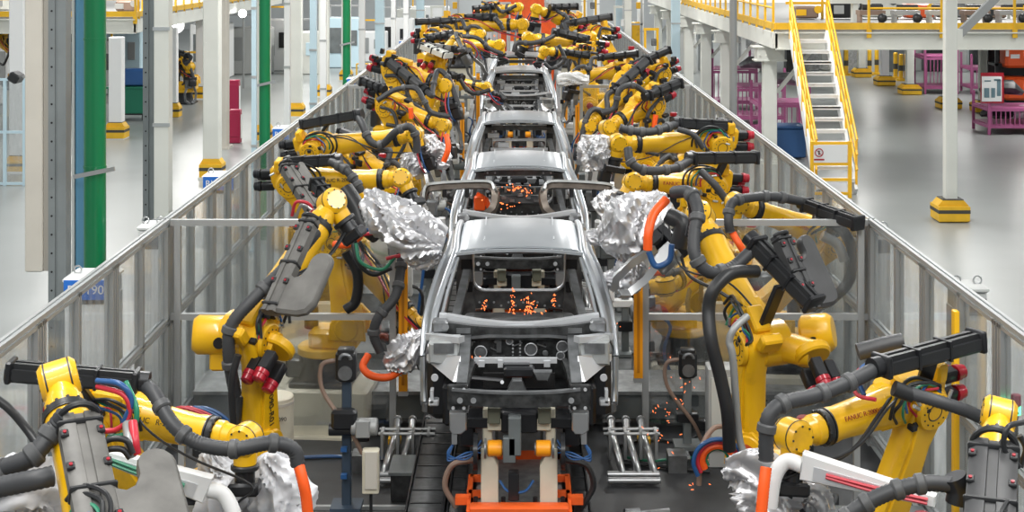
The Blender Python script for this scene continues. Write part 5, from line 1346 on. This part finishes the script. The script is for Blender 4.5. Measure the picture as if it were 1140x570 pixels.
robot('left robot under the pale grey cover with red capped motors', (-2.2, 31.5), (488, 70, 31.5), (508, 44, 32.8), yaw=60, riser=1.5, tool=(.5,0,-.8), detail=0, housem=COVER,
      housing=((505,55,31),(474,52,31.3)), cover=((470,50,31.2),(500,62,30.8),.3,(.3,.1,.8),OFFW))
robot('left robot with short yellow forearm pointing at the fourth car body', (-2.2, 35.8), (498, 92, 35.6), (541, 97, 35.2), yaw=-10, riser=1.3, tool=(.6,-.2,-.6), detail=0, hose=[(512,88,32),(520,100,32),(530,104,32),(546,100,32)], housing=((512,86,32.4),(482,78,32.8)))
robot('left robot with thick level forearm beside the furthest cars', (-3.0, 38.5), (498, 52, 38.3), (556, 50, 38), yaw=0, riser=1.5, tool=(.2,0,-1), detail=0, sc=1.2, gun=False, hose=[(500,40,37.8),(530,42,37.6),(545,54,37.6),(560,60,37.6)], housing=((500,38,38),(476,42,38.3)))
robot('left far robot with level forearm and dark hose on top', (-2.9, 46), (505, 29, 46), (582, 27, 45.5), yaw=0, riser=1.6, gun=False, tool=(0,0,-1), detail=0, sc=1.5, housing=((548,19,45.6),(518,20,46)), hose=[(548,19,45.6),(555,24,45.3),(560,33,45.2)])
robot('furthest left robot just below the orange curtain', (-2.2, 53), (545, 14, 53), (577, 8, 52.5), yaw=0, riser=1.6, tool=(0,0,-1), detail=0, sc=1.4, housing=((548,7,52.6),(528,10,53)), hose=[(553,8,52),(560,13,52),(575,6,52)])
robot('left robot low behind the nearer hoses, small yellow wrist', (-2.4, 28.4), (440, 130, 28.2), (488, 158, 27.8), yaw=0, riser=.5, tool=(.2,-.2,-.9), detail=0, foils=[([(470,165,27.6),(474,178,27.6),(478,190,27.6)], [.12,.2,.14])])
robot('left far robot between the white cover and the level forearm', (-2.6, 42), (480, 42, 42), (535, 38, 41.6), yaw=0, riser=1.5, tool=(.1,0,-1), detail=0, sc=1.2)
robot('left robot whose arms stand between the two front car gaps, low behind the amber curtain', (-3.1, 25.2), (392, 178, 25), (446, 196, 24.4), yaw=0, riser=.4, tool=(.2,-.1,-1), detail=0)
# right side
robot('nearest robot at lower right corner, charcoal covered forearm and yellow twin-disc wrist', (3.0, 8.3), (1102, 640, 8.9), (1112, 462, 10.1), yaw=80,
      tool=(.0,.55,-.8), sc=.95, hose=[(1062,540,9.5),(1030,538,9.5),(990,548,9.5),(955,566,9.5),(925,592,9.5)], housing=False, gun=False,
      cover=((1107,497,9.65),(1098,640,8.6),.30,(.42,.32,1.0),COVERD), extra=[([(1062,530,9.5),(1068,545,9.5),(1066,560,9.5)], .08, BLK2), ([(1140,470,9.6),(1122,476,9.5),(1118,500,9.5),(1135,520,9.5)], .018, BLK), ([(1135,485,9.7),(1142,500,9.7),(1136,520,9.7)], .02, BLK)])
robot('lower right robot with lettered level forearm below a big black ribbed hose housing', (3.15, 12.2), (1022, 446, 12.0), (883, 485, 11.4), yaw=190,
      tool=(-.05,-.1,-1), housing=((982,407,11.5),(1090,378,12.0)), hose=[(982,407,11.5),(940,428,11.3),(905,441,11.2),(872,449,11.1),(856,464,11.05),(853,490,11.05),(853,512,11.05)],
      sleeve=[(853,520,11.0),(850,545,10.95),(846,590,10.9)], mark=('FANUC R-2000iC', .66, .052, .146, mat('dark_red_print', (.28,.02,.01), .5)), gun=False, foils=[([(815,530,11.9),(832,526,11.8),(848,545,11.7),(850,590,11.7)], [.12,.24,.28,.2]), ([(880,540,11.8),(905,545,11.8),(925,590,11.8)], [.1,.12,.14])],
      extra=[([(985,418,11.6),(960,410,11.7),(950,425,11.6),(955,440,11.5),(975,445,11.4)], .016, REDT), ([(990,414,11.6),(966,406,11.7),(955,420,11.6),(962,440,11.5)], .02, BLUE), ([(1014,438,11.4),(1045,447,11.3),(1075,457,11.3),(1095,466,11.4)], .05, HOSE), ([(995,432,11.4),(1005,436,11.4),(1016,440,11.4)], .06, BLK), ([(955,392,12.2),(985,384,12.2),(1005,380,12.2)], .07, COVERD)], mess=2, sc=1.04)
robot('right robot with plain upright lower arm and plated forearm rising away to silver gun', (2.62, 14.6), (842, 384, 14.5), (780, 240, 15.6), yaw=160,
      tool=(-.7,-.1,-.6), sc=1.12, housing=((842,272,14.4),(908,340,13.9)), gun=True, drum=((.5,.3,.02),(.80,.2,.08)), motofs=(.34,-.1,.04),
      hose=[(840,276,14.4),(815,298,14.3),(790,303,14.2),(774,285,14.2),(773,258,14.3),(777,235,14.4),(768,215,14.6),(750,214,14.8)],
      sleeve=[[(742,222,14.9),(728,238,14.8),(722,258,14.7),(721,278,14.7)], [(692,290,17.4),(706,298,17.4),(720,302,17.4),(740,303,17.4)]],
      cover=((868,262,14.3),(905,345,13.95),.16,(.30,.05,1.0),COVERD),
      foils=[([(742,222,15.9),(722,236,15.8),(695,258,15.8),(668,272,15.8)], [.1,.28,.36,.12]), ([(715,290,15.8),(695,306,15.8),(672,312,15.8)], [.1,.2,.1]), ([(686,240,15.9),(668,262,15.9),(652,262,15.9)], [.05,.09,.05])],
      extra=[([(842,302,14.2),(815,304,14.0),(795,322,13.9),(789,345,13.9),(792,380,13.8),(802,420,13.8),(810,460,13.8),(812,500,13.9)], .062, BLK), ([(722,280,14.7),(730,296,14.7),(745,290,14.7),(748,272,14.7)], .03, BLUE), ([(832,352,13.9),(818,365,13.8),(812,380,13.8),(816,400,13.8),(822,480,13.9),(828,505,13.9)], .035, MOTG), ([(770,222,14.7),(772,240,14.7),(768,262,14.8)], .05, BLK2), ([(745,240,15.2),(760,250,15.1),(755,275,15.1)], .09, BLK)], mess=2)
robot('right robot with forearm pointing left under a long black housing, grey hose arching outside', (3.2, 18.2), (925,266,18.0), (820,226,17.5), yaw=175, riser=.55,
      tool=(-.2,0,-1), housing=((898,228,17.5),(957,249,16.8)), hose=[(896,225,17.5),(862,219,17.3),(835,220,17.2),(815,226,17.1),(811,245,17.0),(813,258,17.0)], sleeve=[(816,260,17.0),(822,270,16.9),(828,280,16.9)], gun=False,
      mark=('FANUC R-2000iC', .5, .06, .15, RED),
      extra=[([(905,243,17.3),(925,248,17.3),(942,262,17.3),(950,285,17.3),(946,310,17.3),(932,328,17.3),(905,345,17.3)], .065, HOSE), ([(915,262,17.2),(932,272,17.2),(940,290,17.2)], .06, CHROME)])
robot('right robot with level forearm just above the frame gripper, black housing behind it', (3.0, 20.3), (792, 207, 20.2), (704, 203, 20.0), yaw=180, riser=.95, sc=1.05,
      tool=(-.5,-.3,-.8), housing=((772,176,19.8),(843,175,20.1)), hose=[(772,176,19.8),(755,186,19.6),(735,190,19.5),(715,189,19.5),(702,180,19.5),(699,165,19.6)], gun=False, mark=('FANUC R-2000iC', .5, .07, .15, RED),
      foils=[([(695,216,20.1),(682,226,20.1),(666,238,20.1)], [.12,.22,.18])], extra=[([(780,190,19.6),(795,205,19.5),(808,222,19.5)], .05, HOSE)])
robot('right robot with long smooth forearm and a black housing directly over it', (3.1, 23.6), (800, 160, 23.5), (688, 159, 23.2), yaw=180, riser=1.0, sc=1.15,
      tool=(-.2,0,-1), housing=((756,137,23.2),(812,140,23.5)), hose=[(756,137,23.2),(742,142,23.0),(722,147,22.9),(700,145,22.9),(690,142,22.9)],
      foils=[([(672,150,23.2),(668,170,23.2),(670,190,23.2)], [.12,.18,.16])], extra=[([(755,144,22.9),(772,150,22.8),(783,165,22.8)], .045, HOSE)], mess=1)
robot('right robot with yellow hump and dark tubular housings in front of the fence', (2.6, 26.6), (725, 116, 26.5), (676, 142, 26), yaw=180, riser=1.05, tool=(0,-.2,-1), housing=((722,106,26),(757,92,26.4)), sc=1.12, detail=0,
      hose=[(722,106,26),(705,95,25.8),(690,100,25.7),(684,120,25.7),(670,126,25.7)], sleeve=[(730,128,26),(728,142,26)], foils=[([(664,150,26),(662,170,26),(664,190,26)], [.13,.2,.16])])
robot('right robot with steep dark diagonal housing and slanting forearm', (2.2, 28.5), (702, 96, 28.3), (654, 140, 27.6), yaw=180, riser=1.15, tool=(-.1,-.2,-1), housing=((687,97,27.9),(722,66,28.3)), sc=1.15, detail=0, housem=COVERD, foils=[([(655,150,27),(652,170,27),(650,185,27)], [.13,.2,.16])])
robot('right robot reaching left under the diagonal housing, thin yellow forearm', (2.5, 33.5), (694, 80, 33.3), (640, 84, 32.8), yaw=180, riser=1.2, tool=(-.2,0,-1), detail=0, foils=[([(620,90,32.5),(636,88,32.5),(656,90,32.5)], [.1,.17,.14])], foilm=WHITE)
robot('right robot with thick forearm and hanging hose beside the furthest cars', (1.85, 38.5), (650, 52, 38.3), (588, 42, 38), yaw=180, riser=1.45, tool=(-.5,0,-1), detail=0, sc=1.3, housing=((620,36,37.8),(655,44,38)), gun=False, hose=[(620,37,37.8),(608,44,37.6),(592,48,37.5),(576,48,37.5),(572,58,37.5)])
robot('right robot just below the thick forearm, level yellow arm', (2.0, 36.0), (652, 60, 36), (606, 57, 35.6), yaw=180, riser=1.3, tool=(-.5,0,-1), detail=0, gun=False, hose=[(622,50,35),(628,66,35),(615,76,35),(606,70,35)], housing=((630,58,35.5),(655,62,35.8)))
robot('right far robot with arched forearm below the roof of the hall end', (1.9, 52), (634, 25, 52), (597, 10, 51.5), yaw=180, riser=1.7, tool=(-.2,0,-1), detail=0, sc=1.5, housing=((616,8,51.5),(642,7,52)), hose=[(620,12,51.5),(632,20,51.2),(631,34,51.2)])
robot('right far robot between the dark housings and the fence', (3.1, 44), (668, 40, 44), (622, 45, 43.5), yaw=180, riser=1.6, tool=(-.2,0,-1), detail=0, sc=1.35, housem=COVERD)
robot('right robot behind the diagonal housing with maroon motors by the fence', (3.1, 31.5), (735, 82, 31.5), (688, 100, 31), yaw=180, riser=1.25, tool=(-.2,0,-1), detail=0, sc=1.05)
robot('right robot low behind the amber curtain, forearm across the grey deck', (3.2, 25.1), (790, 168, 25), (735, 190, 24.4), yaw=180, riser=.5, tool=(-.2,-.1,-1), detail=0)
robot('right low robot with dusty yellow forearm below the silver gun', (2.15, 19.5), (790, 292, 19), (740, 318, 18), yaw=180, riser=.3, tool=(-1,0,-.1), detail=0, housing=False, hose=[(770,300,18.5),(755,302,18.2),(742,306,18),(736,316,18)], gun=False, foils=[([(720,310,17.9),(700,318,17.9),(690,322,17.9)], [.1,.15,.1])])

robot('far yellow robot beyond the left fence, behind the steel post', (-12.7, 56), (200, 70, 56), (212, 74, 55.5), yaw=0, tool=(0,0,-1), detail=0, sc=1.3, cables=False, group='yellow robots beyond the left fence')
robot('far yellow robot at the upper left edge', (-17.5, 52), (2, 44, 52), (20, 46, 51.5), yaw=0, riser=.9, tool=(0,0,-1), detail=0, sc=1.3, cables=False, group='yellow robots beyond the left fence')
for i, (px, Y) in enumerate(((650,74),(664,70),(689,66),(699,62),(713,70),(752,50))):
    p = at(px, 0, Y); pale_post(p.x, Y, .28, 7.5, [OFFW, WHITE, PALEB][i % 3], '%s pale post from the centre beyond the far right fence' % ordn[i], 'pale posts beyond the far right fence')
# white manipulator beams in the two lower corners
def white_beam(a, b, Y0, Y1, label, sd):
    A = at(*a, Y0); Bq = at(*b, Y1); d = (Bq-A).normalized(); _, s_, w_ = frame_for(d)
    t = thing('gun_beam', A, label, 'gun arm')
    L = (Bq-A).length
    m = MB(); m.prism([(0,-.045),(L,-.10),(L,.11),(0,.035)], A, d, w_, s_, .10, .012); m.build('beam', WHITE, t)
    m = MB(); m.prism([(L*.06,-.03),(L*.9,-.075),(L*.9,.03),(L*.06,.01)], A-s_*(.052 if s_.dot(CAM-A) < 0 else -.052), d, w_, s_, .008); m.build('recess', CARB, t)
    m = MB(); 
    for k in range(2): m.hose([A-s_*(.07 if s_.dot(CAM-A) < 0 else -.07)+d*L*.05+w_*(-.02+.03*k), A-s_*(.075 if s_.dot(CAM-A) < 0 else -.075)+d*L*.4+w_*(-.03+.03*k), A-s_*(.07 if s_.dot(CAM-A) < 0 else -.07)+d*L*.8+w_*(-.02+.02*k)], .012, 6)
    m.build('red_hose' if sd > 0 else 'green_hose', REDT if sd > 0 else GRNT, t)
    m = MB(); e = Bq; m.hose([e, e+d*.12+V((0,0,.0)), e+d*.22+V((0,-.05,-.12)), e+d*.27+V((0,-.1,-.35))], .06, 12); m.build('white_tube', WHITE, t)
white_beam((1042,556), (893,518), 10.8, 11.2, 'white tapered manipulator beam with red hoses at the lower right', 1)
white_beam((105,502), (232,545), 11.2, 11.3, 'white tapered manipulator beam with green hose at the lower left', -1)


# platforms and drums near the front robots
for sd, nm in ((-1,'left'),(1,'right')):
    t = thing('robot_platform', (sd*3.3, 12.6, 0), 'low dark steel platform with sloping strut between the nearest robots on the %s' % nm, 'platform')
    m = MB(); m.box(V((sd*3.35, 13.4, .2)), (1.0, 1.5, .3), .01); m.build('deck', BEAM, t)
    m = MB(); m.box(V((sd*3.35, 13.0, .37)), (.7, .25, .04)); m.box(V((sd*3.2, 13.6, .37)), (.9, .06, .04)); m.build('cover_plate', TRACK, t)
    m = MB(); m.bar(V((sd*2.95, 12.6, .35)), V((sd*3.8, 14.2, 1.2)), .07); m.build('sloping_strut', STEELC, t)
    t = thing('valve_stand', (sd*3.3, 14.0, 0), 'small pneumatic valve stand with red and blue hoses beside the %s platform' % nm, 'valves')
    x = sd*3.3; m = MB(); m.box(V((x,14.5,.5)), (.06,.06,1.0)); m.box(V((x,14.5,.03)), (.2,.2,.06)); m.build('post', ALU, t)
    m = MB()
    for k in range(5): m.box(V((x-.16+k*.08,14.45,1.0)), (.06,.09,.14), .006)
    m.build('valve', CHROME, t, split=True)
    for k, mt in enumerate((REDT, REDT, BLUE, BLUE)):
        m = MB(); m.hose([V((x-.12+k*.07,14.45,1.07)), V((x-.1+k*.07-sd*.1,14.42,1.2)), V((x-sd*(.3+.05*k),14.4,1.1)), V((x-sd*(.5+.03*k),14.4,.85)), V((x-sd*.6,14.45,.5))], .016, 7, 6); m.build('air_hose', mt, t)
t = thing('cream_drum', (-2.58, 15.9, 0), 'cream cylindrical pedestal with small lettering behind the lettered robot', 'pedestal')
p = at(305, 430, 15.9)
m = MB(); m.cyl(V((p.x,15.9,.012)), V((p.x,15.9,.88)), .21, n=28, bev=.012); m.build('drum', CREAM, t); m = MB(); m.cyl(V((p.x,15.9,.80)), V((p.x,15.9,.83)), .216, n=28); m.build('rim', BEIGE, t)
lettering('RL-090', .06, V((p.x+.08, 15.69, .68)), V((1,.25,0)), Z_, BLK, t)
t = thing('cream_cabinet', (2.35, 17.0, 0), 'pale grey cabinet standing behind the thick black hose on the right', 'cabinet')
p = at(802, 0, 16.3); m = MB(); m.box(V((p.x,16.3,.55)), (.3,.3,1.08), .01); m.build('body', PLASTG, t); m = MB(); m.box(V((p.x,16.14,.6)), (.24,.01,.8), .003); m.build('door', OFFW, t)
# ---------------------------------------------------------------- light, world, camera
w = bpy.data.worlds.new('World'); scene.world = w; w.use_nodes = True
bg = w.node_tree.nodes['Background']; bg.inputs['Color'].default_value = (.96,.985,.985,1); bg.inputs['Strength'].default_value = .42
def lamp(x, y, z, sx, sy, e, c=(1,.99,.96), rot=(0,0,0)):
    l = bpy.data.lights.new('ceiling_or_added_light', 'AREA'); l.shape = 'RECTANGLE'; l.size = sx; l.size_y = sy; l.energy = e; l.color = c
    o = bpy.data.objects.new('ceiling_or_added_light', l); col.objects.link(o); o.location = (x, y, z); o.rotation_euler = rot
for x in (-4.5, 4.5):
    for y in (9, 22, 36, 52, 70): lamp(x, y, 8.6, .5, 8, 600 if y < 30 else 760)
for x in (-14, 14):
    for y in (14, 30, 48, 66): lamp(x, y, 8.8, 1.2, 9, 430 if y < 40 else 1350)
for x, y in ((10,45),(16,45),(22,45),(10,58),(17,58),(23,56),(9,68),(16,68),(22,68)): lamp(x, y, 3.1, .3, 5, 150)  # added under the right deck to brighten it, no fixtures seen
for x, y in ((-16,52),(-21,52),(-14,64),(-20,66)): lamp(x, y, 3.1, .3, 5, 120)  # unseen lights added likewise beneath the left deck
for x, y in ((-12,88),(0,88),(12,88),(0,104)): lamp(x, y, 9, 2, 8, 900)  # extra lights added to lift the grey far end
lamp(0, 3, 9.0, 5, 1.2, 480, rot=(math.radians(20),0,0))
cam = bpy.data.cameras.new('camera'); co = bpy.data.objects.new('camera', cam); col.objects.link(co); scene.camera = co
co.location = CAM; co.rotation_euler = (PI/2, 0, 0)
cam.sensor_width = 36; cam.lens = F/1140*36; cam.clip_end = 400
cam.shift_x = (570-CX)/1140; cam.shift_y = -(285-HY)/1140
scene.view_settings.view_transform = 'Standard'; scene.view_settings.look = 'None'; scene.view_settings.gamma = 1; scene.view_settings.exposure = 0.0
scene.view_settings.use_curve_mapping = False
scene.cycles.max_bounces = 6; scene.cycles.transparent_max_bounces = 16; scene.cycles.diffuse_bounces = 3; scene.cycles.glossy_bounces = 3
